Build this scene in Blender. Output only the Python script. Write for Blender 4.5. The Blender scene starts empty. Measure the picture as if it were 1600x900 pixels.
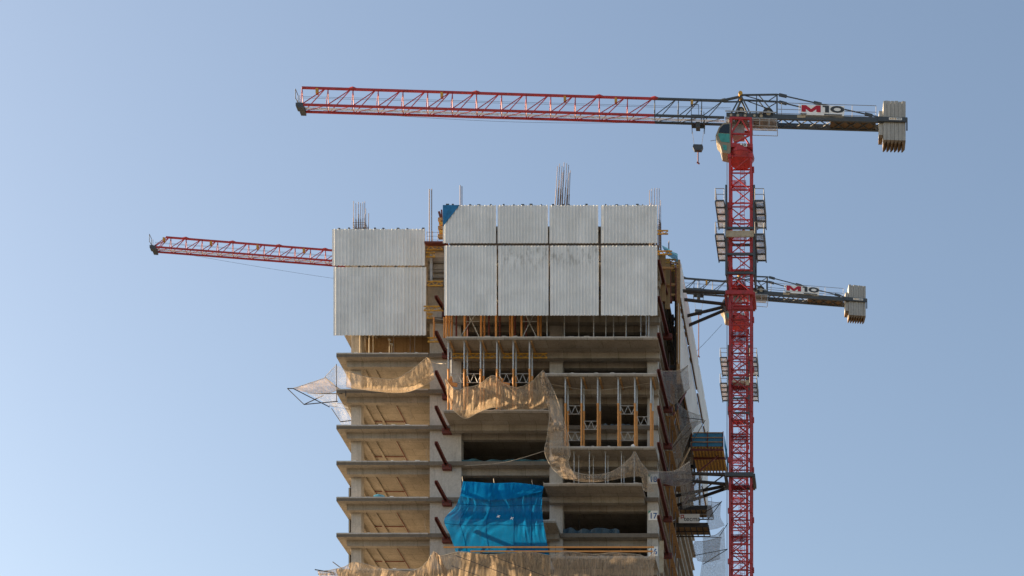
import bpy, math, random
from mathutils import Vector, Matrix, noise as mnoise

random.seed(7)
scene = bpy.context.scene
C = scene.collection

# ------------------------------------------------------------------ camera
FPX, VX, VY, CAMZ = 2720.0, 1350.0, 2030.0, 1.6     # focal length and optical axis in photo pixels
cam_d = bpy.data.cameras.new('camera')
cam = bpy.data.objects.new('camera', cam_d); C.objects.link(cam)
cam.location = (0, 0, CAMZ); cam.rotation_euler = (math.radians(90), 0, 0)
cam_d.sensor_fit = 'HORIZONTAL'; cam_d.sensor_width = 36.0; cam_d.lens = 36.0 * FPX / 1600.0
cam_d.shift_x = (800 - VX) / 1600.0; cam_d.shift_y = (VY - 450) / 1600.0
cam_d.clip_start = 1.0; cam_d.clip_end = 20000
scene.camera = cam

# ------------------------------------------------------------------ sky, sun, exposure
SUN_EL, SUN_BEHIND = math.radians(21), math.radians(9.5)
sun_dir = Vector((-math.cos(SUN_EL) * math.cos(SUN_BEHIND), math.cos(SUN_EL) * math.sin(SUN_BEHIND), math.sin(SUN_EL)))
world = bpy.data.worlds.new('World'); scene.world = world; world.use_nodes = True
wn = world.node_tree.nodes; wl = world.node_tree.links; wn.clear()
sky = wn.new('ShaderNodeTexSky'); sky.sky_type = 'NISHITA'; sky.sun_disc = False
sky.sun_elevation = SUN_EL; sky.sun_rotation = math.radians(-90) + SUN_BEHIND
sky.air_density = 1.05; sky.dust_density = 2.2; sky.ozone_density = 0.1; sky.altitude = 200
bg = wn.new('ShaderNodeBackground'); bg.inputs['Strength'].default_value = 0.06
wo = wn.new('ShaderNodeOutputWorld')
wl.new(sky.outputs[0], bg.inputs['Color']); wl.new(bg.outputs[0], wo.inputs['Surface'])
sun_d = bpy.data.lights.new('sun', 'SUN'); sun_d.energy = 5.0; sun_d.angle = math.radians(0.6); sun_d.color = (1.0, 0.75, 0.47)
sun = bpy.data.objects.new('sun', sun_d); C.objects.link(sun)
sun.rotation_euler = sun_dir.to_track_quat('Z', 'Y').to_euler(); sun.location = (-60, 150, 160)
vs = scene.view_settings
vs.view_transform = 'Standard'; vs.look = 'None'; vs.gamma = 1.0; vs.use_curve_mapping = False
vs.exposure = 1.84
scene.render.engine = 'CYCLES'
scene.cycles.max_bounces = 10; scene.cycles.diffuse_bounces = 6; scene.cycles.transparent_max_bounces = 16

# ------------------------------------------------------------------ helpers
def P(px, py, Y):
    """point at distance Y in front of the camera that the photo shows at pixel (px, py)"""
    return Vector(((px - VX) / FPX * Y, Y, CAMZ + (VY - py) / FPX * Y))
def XA(px, Y): return (px - VX) / FPX * Y
def ZA(py, Y): return CAMZ + (VY - py) / FPX * Y

BASE = {}
def reg(o, base): BASE[o.name] = Vector(base); return o
def thing(name, label, cat, loc, group=None, kind=None):
    o = bpy.data.objects.new(name, None); C.objects.link(o); o.location = loc
    o.empty_display_size = 0.3
    o['label'] = label; o['category'] = cat
    if group: o['group'] = group
    o['kind'] = kind or 'thing'
    return reg(o, loc)
def tag(o, label, cat, group=None, kind=None):
    o['label'] = label; o['category'] = cat
    if group: o['group'] = group
    o['kind'] = kind or 'thing'
    return o

class MB:
    def __init__(s): s.v = []; s.f = []
    def add(s, vs, fs):
        n = len(s.v); s.v += [Vector(p) for p in vs]; s.f += [tuple(i + n for i in f) for f in fs]; return s
    def box(s, x0, x1, y0, y1, z0, z1):
        return s.add([(x0,y0,z0),(x1,y0,z0),(x1,y1,z0),(x0,y1,z0),(x0,y0,z1),(x1,y0,z1),(x1,y1,z1),(x0,y1,z1)],
                     [(3,2,1,0),(4,5,6,7),(0,1,5,4),(1,2,6,5),(2,3,7,6),(3,0,4,7)])
    def bar(s, p, q, w, h=None, up=(0,0,1)):
        p = Vector(p); q = Vector(q); h = h or w; d = q - p
        if d.length < 1e-6: return s
        d.normalize(); u = Vector(up)
        if abs(d.dot(u)) > 0.98: u = Vector((0,1,0))
        a = d.cross(u).normalized() * (w/2); b = a.cross(d).normalized() * (h/2)
        return s.add([p-a-b,p+a-b,p+a+b,p-a+b,q-a-b,q+a-b,q+a+b,q-a+b],
                     [(3,2,1,0),(4,5,6,7),(0,1,5,4),(1,2,6,5),(2,3,7,6),(3,0,4,7)])
    def tube(s, p, q, r, n=6, r2=None):
        p = Vector(p); q = Vector(q); d = (q-p)
        if d.length < 1e-6: return s
        d.normalize(); r2 = r if r2 is None else r2
        u = Vector((0,0,1)) if abs(d.z) < 0.95 else Vector((0,1,0))
        a = d.cross(u).normalized(); b = a.cross(d).normalized()
        vs = []
        for k in range(n):
            t = 2*math.pi*k/n; e = a*math.cos(t) + b*math.sin(t)
            vs += [p + e*r, q + e*r2]
        fs = [(2*k, 2*((k+1)%n), 2*((k+1)%n)+1, 2*k+1) for k in range(n)]
        fs += [tuple(2*k for k in range(n))[::-1], tuple(2*k+1 for k in range(n))]
        return s.add(vs, fs)
    def path(s, pts, r, n=5):
        for a, b in zip(pts[:-1], pts[1:]): s.tube(a, b, r, n)
        return s
    def prism(s, poly, axis_vec):
        """poly: list of 3-D points (planar), extruded by axis_vec"""
        n = len(poly); av = Vector(axis_vec); a = [Vector(p) for p in poly]; b = [p + av for p in a]
        fs = [tuple(range(n))[::-1], tuple(range(n, 2*n))]
        fs += [(k, (k+1)%n, n+(k+1)%n, n+k) for k in range(n)]
        return s.add(a + b, fs)
    def xf(s, M):
        s.v = [M @ p for p in s.v]; return s
    def build(s, name, mat, parent=None, smooth=False, base=None):
        if parent is not None: base = BASE[parent.name]
        else: base = Vector(base) if base is not None else Vector((0,0,0))
        me = bpy.data.meshes.new(name)
        me.from_pydata([tuple(p - base) for p in s.v], [], s.f); me.update()
        import bmesh
        bm = bmesh.new(); bm.from_mesh(me); bmesh.ops.recalc_face_normals(bm, faces=bm.faces); bm.to_mesh(me); bm.free()
        if smooth:
            for p in me.polygons: p.use_smooth = True
        me.materials.append(mat)
        o = bpy.data.objects.new(name, me); C.objects.link(o)
        if parent is not None: o.parent = parent
        else: o.location = base
        return reg(o, base)

# ------------------------------------------------------------------ materials
def nodes(name):
    m = bpy.data.materials.new(name); m.use_nodes = True
    nt = m.node_tree; b = nt.nodes['Principled BSDF']
    return m, nt, b
def coords(nt, scale=(1,1,1), src='Object'):
    tc = nt.nodes.new('ShaderNodeTexCoord'); mp = nt.nodes.new('ShaderNodeMapping')
    mp.inputs['Scale'].default_value = scale; nt.links.new(tc.outputs[src], mp.inputs[0]); return mp.outputs[0]
def world_coords(nt, scale=(1,1,1)):
    g = nt.nodes.new('ShaderNodeNewGeometry'); mp = nt.nodes.new('ShaderNodeMapping')
    mp.inputs['Scale'].default_value = scale; nt.links.new(g.outputs['Position'], mp.inputs[0]); return mp.outputs[0]
def noise(nt, vec, scale, detail=4, rough=0.6):
    n = nt.nodes.new('ShaderNodeTexNoise'); n.inputs['Scale'].default_value = scale
    n.inputs['Detail'].default_value = detail; n.inputs['Roughness'].default_value = rough
    nt.links.new(vec, n.inputs['Vector']); return n.outputs['Fac']
def ramp(nt, fac, stops):
    r = nt.nodes.new('ShaderNodeValToRGB'); nt.links.new(fac, r.inputs[0])
    e = r.color_ramp.elements
    while len(e) < len(stops): e.new(0.5)
    for k, (p, c) in enumerate(stops):
        e[k].position = p; e[k].color = c if len(c) == 4 else (*c, 1)
    return r.outputs[0]
def mix(nt, fac, a, b, mode='MIX'):
    n = nt.nodes.new('ShaderNodeMix'); n.data_type = 'RGBA'; n.blend_type = mode
    for sock, val in ((n.inputs[0], fac), (n.inputs[6], a), (n.inputs[7], b)):
        if hasattr(val, 'is_linked') or hasattr(val, 'links'): nt.links.new(val, sock)
        elif isinstance(val, (int, float)): sock.default_value = val
        else: sock.default_value = (*val, 1) if len(val) == 3 else val
    return n.outputs[2]
def bump(nt, b, fac, strength=0.3, dist=0.02):
    n = nt.nodes.new('ShaderNodeBump'); n.inputs['Strength'].default_value = strength
    n.inputs['Distance'].default_value = dist
    nt.links.new(fac, n.inputs['Height']); nt.links.new(n.outputs[0], b.inputs['Normal'])

def m_concrete(name, lo, hi, boards=True):
    m, nt, b = nodes(name)
    w = world_coords(nt)
    big = noise(nt, w, 0.55, 5, 0.65); fine = noise(nt, world_coords(nt), 7, 5, 0.7)
    col = ramp(nt, big, [(0.28, lo), (0.72, hi)])
    col = mix(nt, 0.35, col, ramp(nt, fine, [(0.25, tuple(c*0.55 for c in lo)), (0.75, tuple(min(1, c*1.25) for c in hi))]))
    # streaks of run-off, longer than wide
    st = noise(nt, world_coords(nt, (3.2, 3.2, 0.22)), 1.0, 4, 0.7)
    col = mix(nt, ramp(nt, st, [(0.52, (0,0,0)), (0.75, (0.5,0.5,0.5))]), col, tuple(c*0.5 for c in lo))
    if boards:
        br = nt.nodes.new('ShaderNodeTexBrick'); nt.links.new(world_coords(nt), br.inputs['Vector'])
        br.inputs['Scale'].default_value = 1.0; br.inputs['Brick Width'].default_value = 2.5; br.inputs['Row Height'].default_value = 1.25
        br.inputs['Mortar Size'].default_value = 0.02; br.inputs['Color1'].default_value = (1,1,1,1); br.inputs['Color2'].default_value = (0.74,0.72,0.70,1)
        br.inputs['Mortar'].default_value = (0.34,0.31,0.28,1)
        col = mix(nt, 0.8, col, br.outputs['Color'], 'MULTIPLY')
    nt.links.new(col, b.inputs['Base Color']); b.inputs['Roughness'].default_value = 0.9
    bump(nt, b, fine, 0.35, 0.03)
    return m
def m_paint(name, col, rough=0.5, metal=0.0, wear=None, amount=0.45, scale=2.5, spec=0.4):
    m, nt, b = nodes(name)
    n = noise(nt, world_coords(nt), scale, 5, 0.7)
    wear = wear or tuple(c*0.5 for c in col)
    c = mix(nt, ramp(nt, n, [(amount, (0,0,0)), (min(0.99, amount+0.3), (1,1,1))]), col, wear)
    nt.links.new(c, b.inputs['Base Color']); b.inputs['Roughness'].default_value = rough
    b.inputs['Metallic'].default_value = metal; b.inputs['Specular IOR Level'].default_value = spec
    return m
def m_net(name, col, alpha, trans=0.5, streak=14.0):
    m, nt, b = nodes(name); nt.nodes.remove(b)
    out = nt.nodes['Material Output']
    w = world_coords(nt, (1, 1, 0.25))
    n = noise(nt, w, 1.6, 4, 0.6); n2 = noise(nt, world_coords(nt, (streak, streak, 0.6)), 1.0, 3, 0.6)
    c = mix(nt, n, tuple(x*0.75 for x in col), tuple(min(1, x*1.15) for x in col))
    d = nt.nodes.new('ShaderNodeBsdfDiffuse'); t = nt.nodes.new('ShaderNodeBsdfTranslucent')
    nt.links.new(c, d.inputs[0]); nt.links.new(c, t.inputs[0])
    m1 = nt.nodes.new('ShaderNodeMixShader'); m1.inputs[0].default_value = trans
    nt.links.new(d.outputs[0], m1.inputs[1]); nt.links.new(t.outputs[0], m1.inputs[2])
    tr = nt.nodes.new('ShaderNodeBsdfTransparent')
    a = nt.nodes.new('ShaderNodeMapRange'); nt.links.new(n2, a.inputs[0])
    a.inputs[1].default_value = 0.3; a.inputs[2].default_value = 0.7
    dv = 0.10 if alpha > .85 else 0.24
    a.inputs[3].default_value = max(0, alpha-dv); a.inputs[4].default_value = min(1, alpha+dv)
    m2 = nt.nodes.new('ShaderNodeMixShader'); nt.links.new(a.outputs[0], m2.inputs[0])
    nt.links.new(tr.outputs[0], m2.inputs[1]); nt.links.new(m1.outputs[0], m2.inputs[2])
    nt.links.new(m2.outputs[0], out.inputs['Surface'])
    return m
def m_screen(name):
    m, nt, b = nodes(name)
    n = noise(nt, world_coords(nt), 0.5, 5, 0.7)
    st = noise(nt, world_coords(nt, (5, 5, 0.35)), 1.0, 5, 0.75)
    sp = noise(nt, world_coords(nt, (1.6, 1.6, 1.0)), 2.2, 6, 0.75)
    c = ramp(nt, n, [(0.3, (0.66,0.665,0.66)), (0.7, (0.80,0.805,0.80))])
    c = mix(nt, ramp(nt, st, [(0.58, (0,0,0)), (0.85, (0.3,0.3,0.3))]), c, (0.45,0.42,0.36))
    c = mix(nt, ramp(nt, sp, [(0.70, (0,0,0)), (0.78, (0.5,0.5,0.5))]), c, (0.28,0.26,0.23))
    g = nt.nodes.new('ShaderNodeNewGeometry'); sx = nt.nodes.new('ShaderNodeSeparateXYZ'); nt.links.new(g.outputs['Position'], sx.inputs[0])
    def math_(op, a, bv):
        n_ = nt.nodes.new('ShaderNodeMath'); n_.operation = op
        for k_, v_ in enumerate((a, bv)):
            if isinstance(v_, (int, float)): n_.inputs[k_].default_value = v_
            else: nt.links.new(v_, n_.inputs[k_])
        return n_.outputs[0]
    cell = math_('ADD', math_('FLOOR', math_('DIVIDE', math_('ADD', sx.outputs['X'], sx.outputs['Y']), 1.02), 0), math_('MULTIPLY', math_('FLOOR', math_('DIVIDE', sx.outputs['Z'], 3.4), 0), 17.3))
    wn_ = nt.nodes.new('ShaderNodeTexWhiteNoise'); wn_.noise_dimensions = '1D'; nt.links.new(cell, wn_.inputs['W'])
    c = mix(nt, 1.0, c, ramp(nt, wn_.outputs['Value'], [(0.0, (0.92,0.92,0.915)), (1.0, (1.0,1.0,1.0))]), 'MULTIPLY')
    # old smears of release oil and cement, on two of the big sheets
    zone = math_('MULTIPLY', math_('GREATER_THAN', sx.outputs['X'], -32.5), math_('LESS_THAN', sx.outputs['X'], -23.8))
    band = ramp(nt, math_('DIVIDE', math_('SUBTRACT', sx.outputs['Z'], 92.0), 5.0), [(0.30, (0,0,0)), (0.62, (1,1,1)), (0.78, (1,1,1)), (0.82, (0,0,0))])
    sm = noise(nt, world_coords(nt, (2.4, 2.4, 0.9)), 1.0, 6, 0.7)
    smf = mix(nt, 1.0, mix(nt, 1.0, ramp(nt, sm, [(0.50, (0,0,0)), (0.66, (0.7,0.7,0.7))]), band, 'MULTIPLY'), zone, 'MULTIPLY')
    c = mix(nt, smf, c, (0.24,0.23,0.21))
    nt.links.new(c, b.inputs['Base Color']); b.inputs['Roughness'].default_value = 0.55
    dn = noise(nt, world_coords(nt, (0.9, 0.9, 0.7)), 1.0, 3, 0.5); bump(nt, b, dn, 0.5, 0.15)
    return m

M = {}
M['concrete'] = m_concrete('concrete', (0.22,0.197,0.166), (0.39,0.352,0.30))
M['concrete_pier'] = m_concrete('concrete_pier', (0.33,0.31,0.28), (0.52,0.49,0.45), boards=False)
M['plywood'] = m_concrete('plywood', (0.24,0.15,0.075), (0.40,0.27,0.14))
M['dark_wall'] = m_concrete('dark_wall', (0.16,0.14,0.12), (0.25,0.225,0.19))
M['screen'] = m_screen('screen_sheet')
M['blue_paint'] = m_paint('blue_paint', (0.012,0.16,0.36), 0.5)
M['crane_red'] = m_paint('crane_red', (0.42,0.036,0.038), 0.5, wear=(0.20,0.035,0.03), amount=0.45)
M['oxide'] = m_paint('oxide_red', (0.15,0.034,0.028), 0.7, wear=(0.085,0.032,0.026), amount=0.4, scale=5)
M['dark_steel'] = m_paint('dark_steel', (0.055,0.065,0.075), 0.5, wear=(0.12,0.11,0.10), amount=0.55)
M['black_steel'] = m_paint('black_steel', (0.03,0.027,0.025), 0.6, wear=(0.07,0.055,0.045))
M['galv'] = m_paint('galvanised', (0.42,0.43,0.43), 0.45, metal=0.35, wear=(0.24,0.23,0.22))
M['rail_grey'] = m_paint('rail_grey', (0.20,0.205,0.21), 0.6, wear=(0.12,0.115,0.11))
M['orange'] = m_paint('orange_tube', (0.56,0.25,0.065), 0.55, wear=(0.34,0.15,0.05), amount=0.5)
M['yellow'] = m_paint('yellow_beam', (0.55,0.31,0.045), 0.65, wear=(0.26,0.15,0.05), amount=0.42, scale=4)
M['timber'] = m_paint('timber', (0.42,0.25,0.11), 0.8, wear=(0.22,0.13,0.07), amount=0.42, scale=4)
M['rebar'] = m_paint('rebar', (0.17,0.145,0.135), 0.7, metal=0.3, wear=(0.16,0.085,0.05), amount=0.45)
M['cream'] = m_paint('cream', (0.40,0.34,0.24), 0.5, wear=(0.27,0.19,0.11), amount=0.45)
M['cab_paint'] = m_paint('cab_paint', (0.24,0.21,0.155), 0.45, wear=(0.30,0.15,0.07), amount=0.5)
M['ballast'] = m_concrete('ballast', (0.30,0.295,0.28), (0.42,0.415,0.39), boards=False)
M['deck_and_shade_brown'] = m_paint('deck_shade_brown', (0.17,0.11,0.06), 0.85)  # counter-jib deck colour, also painted shade under the counterweights
M['glass'] = m_paint('cab_glass', (0.015,0.02,0.025), 0.08, spec=0.6)
M['teal'] = m_paint('teal', (0.06,0.30,0.27), 0.3)
M['white'] = m_paint('white_plate', (0.80,0.80,0.78), 0.5, wear=(0.66,0.65,0.62), amount=0.5)
M['sign_red'] = m_paint('sign_red', (0.42,0.012,0.03), 0.5, wear=(0.36,0.012,0.03))
M['sign_dark'] = m_paint('sign_dark', (0.05,0.055,0.06), 0.5)
M['sign_blue'] = m_paint('sign_blue', (0.02,0.11,0.34), 0.5)
M['sign_green'] = m_paint('sign_green', (0.05,0.30,0.22), 0.5)
M['rope'] = m_paint('rope', (0.42,0.38,0.32), 0.9)
M['cable'] = m_paint('cable', (0.05,0.05,0.055), 0.7)
M['net'] = m_net('beige_net', (0.64,0.49,0.335), 0.58, 0.58)
M['net_thin'] = m_net('thin_net', (0.58,0.47,0.36), 0.45, 0.5)
M['net_grey'] = m_net('grey_net', (0.42,0.40,0.38), 0.50, 0.5)
M['net_pale'] = m_net('pale_net', (0.55,0.55,0.57), 0.36, 0.5)
M['tarp'] = m_net('blue_sheet', (0.006,0.23,0.56), 0.86, 0.55, 3)
M['net_white'] = m_net('white_net', (0.62,0.64,0.68), 0.52, 0.5)
M['tarp_seam'] = m_net('blue_seam', (0.008,0.16,0.40), 0.95, 0.4, 3)
M['tarp_pale'] = m_net('pale_blue_sheet', (0.09,0.32,0.50), 0.92, 0.4, 5)
M['grate'] = m_net('steel_grating', (0.45,0.45,0.45), 0.55, 0.3, 3)
M['red_grating'] = m_net('red_grating', (0.30,0.03,0.03), 0.45, 0.2, 3)
M['gap_shade_ply'] = m_paint('gap_shade_ply', (0.055,0.04,0.028), 0.85, wear=(0.03,0.024,0.018))  # near-black tone stands in for shade seen through the screen gaps
M['ground'] = m_concrete('ground', (0.09,0.085,0.075), (0.15,0.14,0.12), boards=False)
M['pale_bounce'] = m_concrete('bounce_topping', (0.42,0.38,0.32), (0.56,0.51,0.44), boards=False)  # paler than the slabs, to throw sunlight up at the soffits

# ------------------------------------------------------------------ ground
g = MB().box(-4000, 4000, -3000, 7000, -0.5, 0.0).build('ground', M['ground']); g['kind'] = 'structure'

# ------------------------------------------------------------------ the tower
YL, YR, YB = 160.0, 157.3, 195.5                 # left-bay slab edge, projecting slab edge, back
XL, XR = -48.5, -18.9                            # slab edges left and right
XP0, XP1 = -40.0, -37.1                          # pier between left bay and right block
def LZ(k): return ZA(552 + 56.25 * k, YL)        # top of slab at level k
FH = 56.25 / 17.0
K_TOP, K_BOT = -3, 21
tower = thing('concrete_tower', 'unfinished concrete high-rise with open floors, hung screens and nets', 'building', (-33.5, 180, 0))
KVIS = range(-3, 7)

def slab_left(k):
    z = LZ(k)
    m = MB()
    m.box(XL, XP0 - 0.02, YL, YB, z - 0.34, z)                                   # thin edge slab
    o = m.build('floor_slab', M['concrete'], tower)
    MB().box(XL + 0.03, XP0 - 0.05, YL - 0.05, YL - 0.003, z - 0.10, z + 0.03).build('edge_lip', M['concrete_pier'], o)
    MB().box(XL + .02, XP0 - .04, YL + .22, YB - .7, z + .003, z + .012).build('bounce_topping', M['pale_bounce'], o)  # added topping, unseen from below, bounces sun onto the soffit above
    d = MB()
    d.box(XL + 0.75, XP0 - 0.03, YL + 0.72, YL + 1.25, z - 0.85, z - 0.343)       # front drop beam
    d.box(XL + 0.75, XL + 1.25, YL + 1.253, YB - 1, z - 0.85, z - 0.343)          # left drop beam
    d.build('edge_beam', M['concrete'], tower)
    if k in KVIS:
        MB().box(XL + 1.9, XL + 2.15, YL + 1.26, YL + 12, z - 0.60, z - 0.345).build('ceiling_rib', M['concrete'], tower)
        MB().box(XL + 2.9, XL + 3.1, YL + 1.26, YL + 12, z - 0.55, z - 0.345).build('ceiling_rib', M['concrete'], tower)
        if k > 0:
            x1 = XA(614, YL + 0.75) 
            MB().tube((x1, YL + 1.3, z - 0.46), (x1, YL + 9, z - 0.46), 0.045).build('red_pipe', M['oxide'], tower)
            MB().tube((x1 - 2.9, YL + 5.0, z - 0.47), (x1 - 0.05, YL + 5.0, z - 0.47), 0.045).build('red_pipe', M['oxide'], tower)
        # spacers left on the slab edge
        for j in range(6):
            if random.random() < 0.75:
                x = XL + 1.6 + j * 1.15 + random.uniform(-.15, .15)
                MB().box(x, x + random.uniform(.2, .45), YL + 0.02, YL + 0.2, z + 0.031, z + random.uniform(.06, .12)).build('mortar_lump', M['white'], tower)
def slab_right(k):
    z = LZ(k)
    MB().box(XP0, XR, YL, YB, z - 0.36, z).build('floor_slab', M['concrete'], tower)
    MB().box(XP1, XR - 1.0, YL + 0.75, YL + 1.25, z - 0.95, z - 0.363).build('edge_beam', M['concrete'], tower)
def proj(k, x0, x1):
    z = LZ(k)
    o = MB().box(x0, x1, YR, YL - 0.003, z - 0.22, z).build('balcony_slab', M['concrete'], tower)
    MB().box(x0 + 0.02, x1 - 0.02, YR - 0.04, YR - 0.003, z - 0.09, z + 0.025).build('edge_lip', M['concrete_pier'], o)
    MB().box(x0 + 0.1, x1 - 0.1, YL - 0.55, YL - 0.005, z - 0.75, z - 0.223).build('edge_beam', M['concrete'], tower)
    x = x0 + 0.6
    while x < x1 - 0.6:
        w = random.uniform(.2, .5)
        MB().box(x, x + w, YR + 0.02, YR + 0.3, z + 0.026, z + random.uniform(.06, .13)).build('mortar_lump', M['concrete_pier'], o)
        x += random.uniform(0.9, 2.2)

for k in range(K_TOP, K_BOT):
    slab_left(k); slab_right(k)
proj(0, XA(697, YR), XA(1028, YR)); proj(-1, XA(697, YR), XA(1028, YR)); proj(-2, XA(697, YR), XA(1028, YR))
proj(1, XA(851, YR), XA(1026, YR)); proj(2, XA(693, YR), XA(858, YR)); proj(3, XA(860, YR), XA(1024, YR))
proj(4, XA(850, YR), XA(1003, YR)); proj(5, XA(693, YR), XA(868, YR)); proj(6, XA(860, YR), XA(1024, YR))
proj(7, XA(860, YR), XA(1024, YR)); proj(8, XA(693, YR), XA(868, YR))

zt, zb = LZ(K_TOP), 0.0
XC = (XL + 0.95, XL + 1.88)
for k in range(K_TOP, K_BOT):
    z1 = LZ(k) - 0.36; z0 = LZ(k + 1) if k + 1 < K_BOT else 0.0
    zc = LZ(k) - 0.343
    MB().box(XC[0], XC[1], YL + 1.4, YL + 2.3, z0, zc).build('column', M['concrete_pier'], tower)       # left column
    MB().box(XC[0], XC[1], YL + 12, YL + 12.9, z0, zc).build('column', M['concrete_pier'], tower)
    MB().box(XP0, XP1, YL + 0.35, YL + 1.3, z0, z1).build('pier', M['concrete_pier'], tower)
    MB().box(XP0 + 0.02, XP0 + 0.35, YL + 1.3, YL + 16, z0, z1).build('shear_wall', M['concrete'], tower)
    MB().box(-28.95, -27.75, YL + 0.25, YL + 1.2, z0, z1).build('column', M['concrete_pier'], tower)
    MB().box(-19.95, -18.98, YL + 0.2, YL + 1.3, z0, z1).build('column', M['concrete_pier'], tower)
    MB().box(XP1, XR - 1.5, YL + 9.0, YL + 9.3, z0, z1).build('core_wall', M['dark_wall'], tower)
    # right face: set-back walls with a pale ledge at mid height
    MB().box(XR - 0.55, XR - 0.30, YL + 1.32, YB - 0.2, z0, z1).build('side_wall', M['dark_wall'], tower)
    zm = (z0 + z1) / 2
    o = MB().box(XR - 0.29, XR - 0.06, YL + 1.35, YB - 0.3, zm - 0.07, zm + 0.05).build('side_ledge', M['concrete_pier'], tower)
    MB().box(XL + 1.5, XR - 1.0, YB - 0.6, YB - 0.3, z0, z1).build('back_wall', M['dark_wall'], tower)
# lift-shaft band between left screens and right screens, near the top
for k in (-3, -2, -1):
    z = LZ(k)
    MB().box(XP0 + 0.4, XP1, YL + 0.36, YL + 0.9, z - 1.15, z - 0.361).build('lintel', M['plywood'], tower)
z4 = LZ(-3) + FH - .1
MB().box(XP1 - 1.2, XR - 1.0, 162.4, 190, z4 - .35, z4).build('top_deck', M['gap_shade_ply'], tower)
MB().box(XP1 - 1.7, XR - .9, 162.8, 163.1, LZ(-3) + .02, z4 - .36).build('dark_gap_backing', M['gap_shade_ply'], tower)  # backing added to make the gaps between upper screens look dark
# plywood formwork wall behind the slim props of the top left storey
MB().box(XC[1] + 0.1, XP0 - 0.05, YL + 2.6, YL + 2.75, LZ(0), LZ(-1) - 0.4).build('formwork_wall', M['plywood'], tower)

# ------------------------------------------------------------------ corrugated protection screens
def screen(x0, x1, z0, z1, Y, label, pitch=0.31, side=False, parent_extra=None, ragged=0.0):
    """trapezoidal sheet from x0 to x1 at distance Y (side=True: runs along depth at X = Y)"""
    W = x1 - x0; n = max(2, round(W / pitch)); p = W / n
    prof = []
    for i in range(n):
        a = i * p
        prof += [(a, 0), (a + p*0.58, 0), (a + p*0.68, -0.06), (a + p*0.90, -0.06)]
    prof.append((W, 0))
    pts = []
    for (a, d) in prof:
        dz0 = random.uniform(-ragged, ragged) if ragged else 0
        if side: pts.append(((Y - d, x0 + a), dz0))
        else: pts.append(((x0 + a, Y + d), dz0))
    vs = []; t = 0.012
    for (xy, dz) in pts:
        jit = random.uniform(-.012, .012)
        vs += [(xy[0], xy[1], z0 + dz), (xy[0], xy[1], z1 + jit)]
    off = (-t*3, 0, 0) if side else (0, t*3, 0)
    nb = len(vs)
    vs += [(v[0]+off[0], v[1]+off[1], v[2]) for v in vs]
    fs = []
    for i in range(len(pts) - 1):
        a, b, c, d = 2*i, 2*i+2, 2*i+3, 2*i+1
        fs += [(a, b, c, d), (nb+d, nb+c, nb+b, nb+a), (a, nb+a, nb+b, b), (d, c, nb+c, nb+d)]
    fs += [(0, 1, nb+1, nb), (nb-2, nb+nb-2, nb+nb-1, nb-1)]
    cx = (x0 + x1) / 2
    t_ = thing('protection_screen', label.replace('white corrugated', 'white'), 'screen', (Y, cx, z0) if side else (cx, Y, z0), 'corrugated protection screens')
    MB().add(vs, fs).build('sheet', M['screen'], t_)
    fr = MB()
    for zz in (z0 + 0.25, (z0 + z1) / 2, z1 - 0.25):
        if side: fr.box(Y - 0.22, Y - 0.08, x0 + .05, x1 - .05, zz - .06, zz + .06)
        else: fr.box(x0 + .05, x1 - .05, Y + 0.08, Y + 0.22, zz - .06, zz + .06)
    fr.build('back_rail', M['timber'], t_)
    if not side:
        q = x0 + random.uniform(.2, .6)
        while q < x1 - .2:
            MB().box(q, q + random.uniform(.10, .28), Y - .03, Y + .12, z1 + .02, z1 + random.uniform(.07, .14)).build('clamp', M['dark_steel'], t_)
            q += random.uniform(.5, 1.6)
    return t_
YS = 156.3
zs = [ZA(322, YS), ZA(381, YS), ZA(384, YS), ZA(493, YS)]
ups = [(692, 775), (777.5, 856), (858.5, 934.5), (939, 1027)]
lows = [(694, 776), (778.5, 857), (859.5, 935.5), (939, 1027)]
names = ['leftmost, its corner painted blue', 'second from the left', 'third from the left', 'at the right end']
for i, (a, b) in enumerate(ups):
    s = screen(XA(a, YS - .1), XA(b, YS - .1), zs[1], zs[0], YS - .1, 'short white screen in upper row of right block, ' + names[i], 0.29)
    if i == 0:
        xa, xb, zz = XA(692, YS - .1), XA(718.5, YS - .1), zs[0]
        MB().prism([(xa + .01, YS - .175, zz - .01), (xb, YS - .175, zz - .01), (xa + .01, YS - .175, zz - 1.95)], (0, .02, 0)).build('blue_corner', M['blue_paint'], s)
lown = ['at the left end beside the recess', 'second from the left with dark smears', 'third from left, stained on top', 'at the right end of the facade']
for i, (a, b) in enumerate(lows):
    screen(XA(a, YS), XA(b, YS), zs[3], zs[2], YS, 'tall white screen in lower row of right block, ' + lown[i], 0.29, ragged=0.0 if i < 3 else 0.035)
YS2 = 159.3
screen(XA(519, YS2 - .1), XA(664, YS2 - .1), ZA(415, YS2 - .1), ZA(358, YS2 - .1), YS2 - .1, 'wide shorter white corrugated screen on top of the left block', 0.325)
screen(XA(521, YS2), XA(666, YS2), ZA(524, YS2), ZA(417.5, YS2), YS2, 'wide tall white corrugated screen on the left block, above the bare floors', 0.325)
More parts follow.
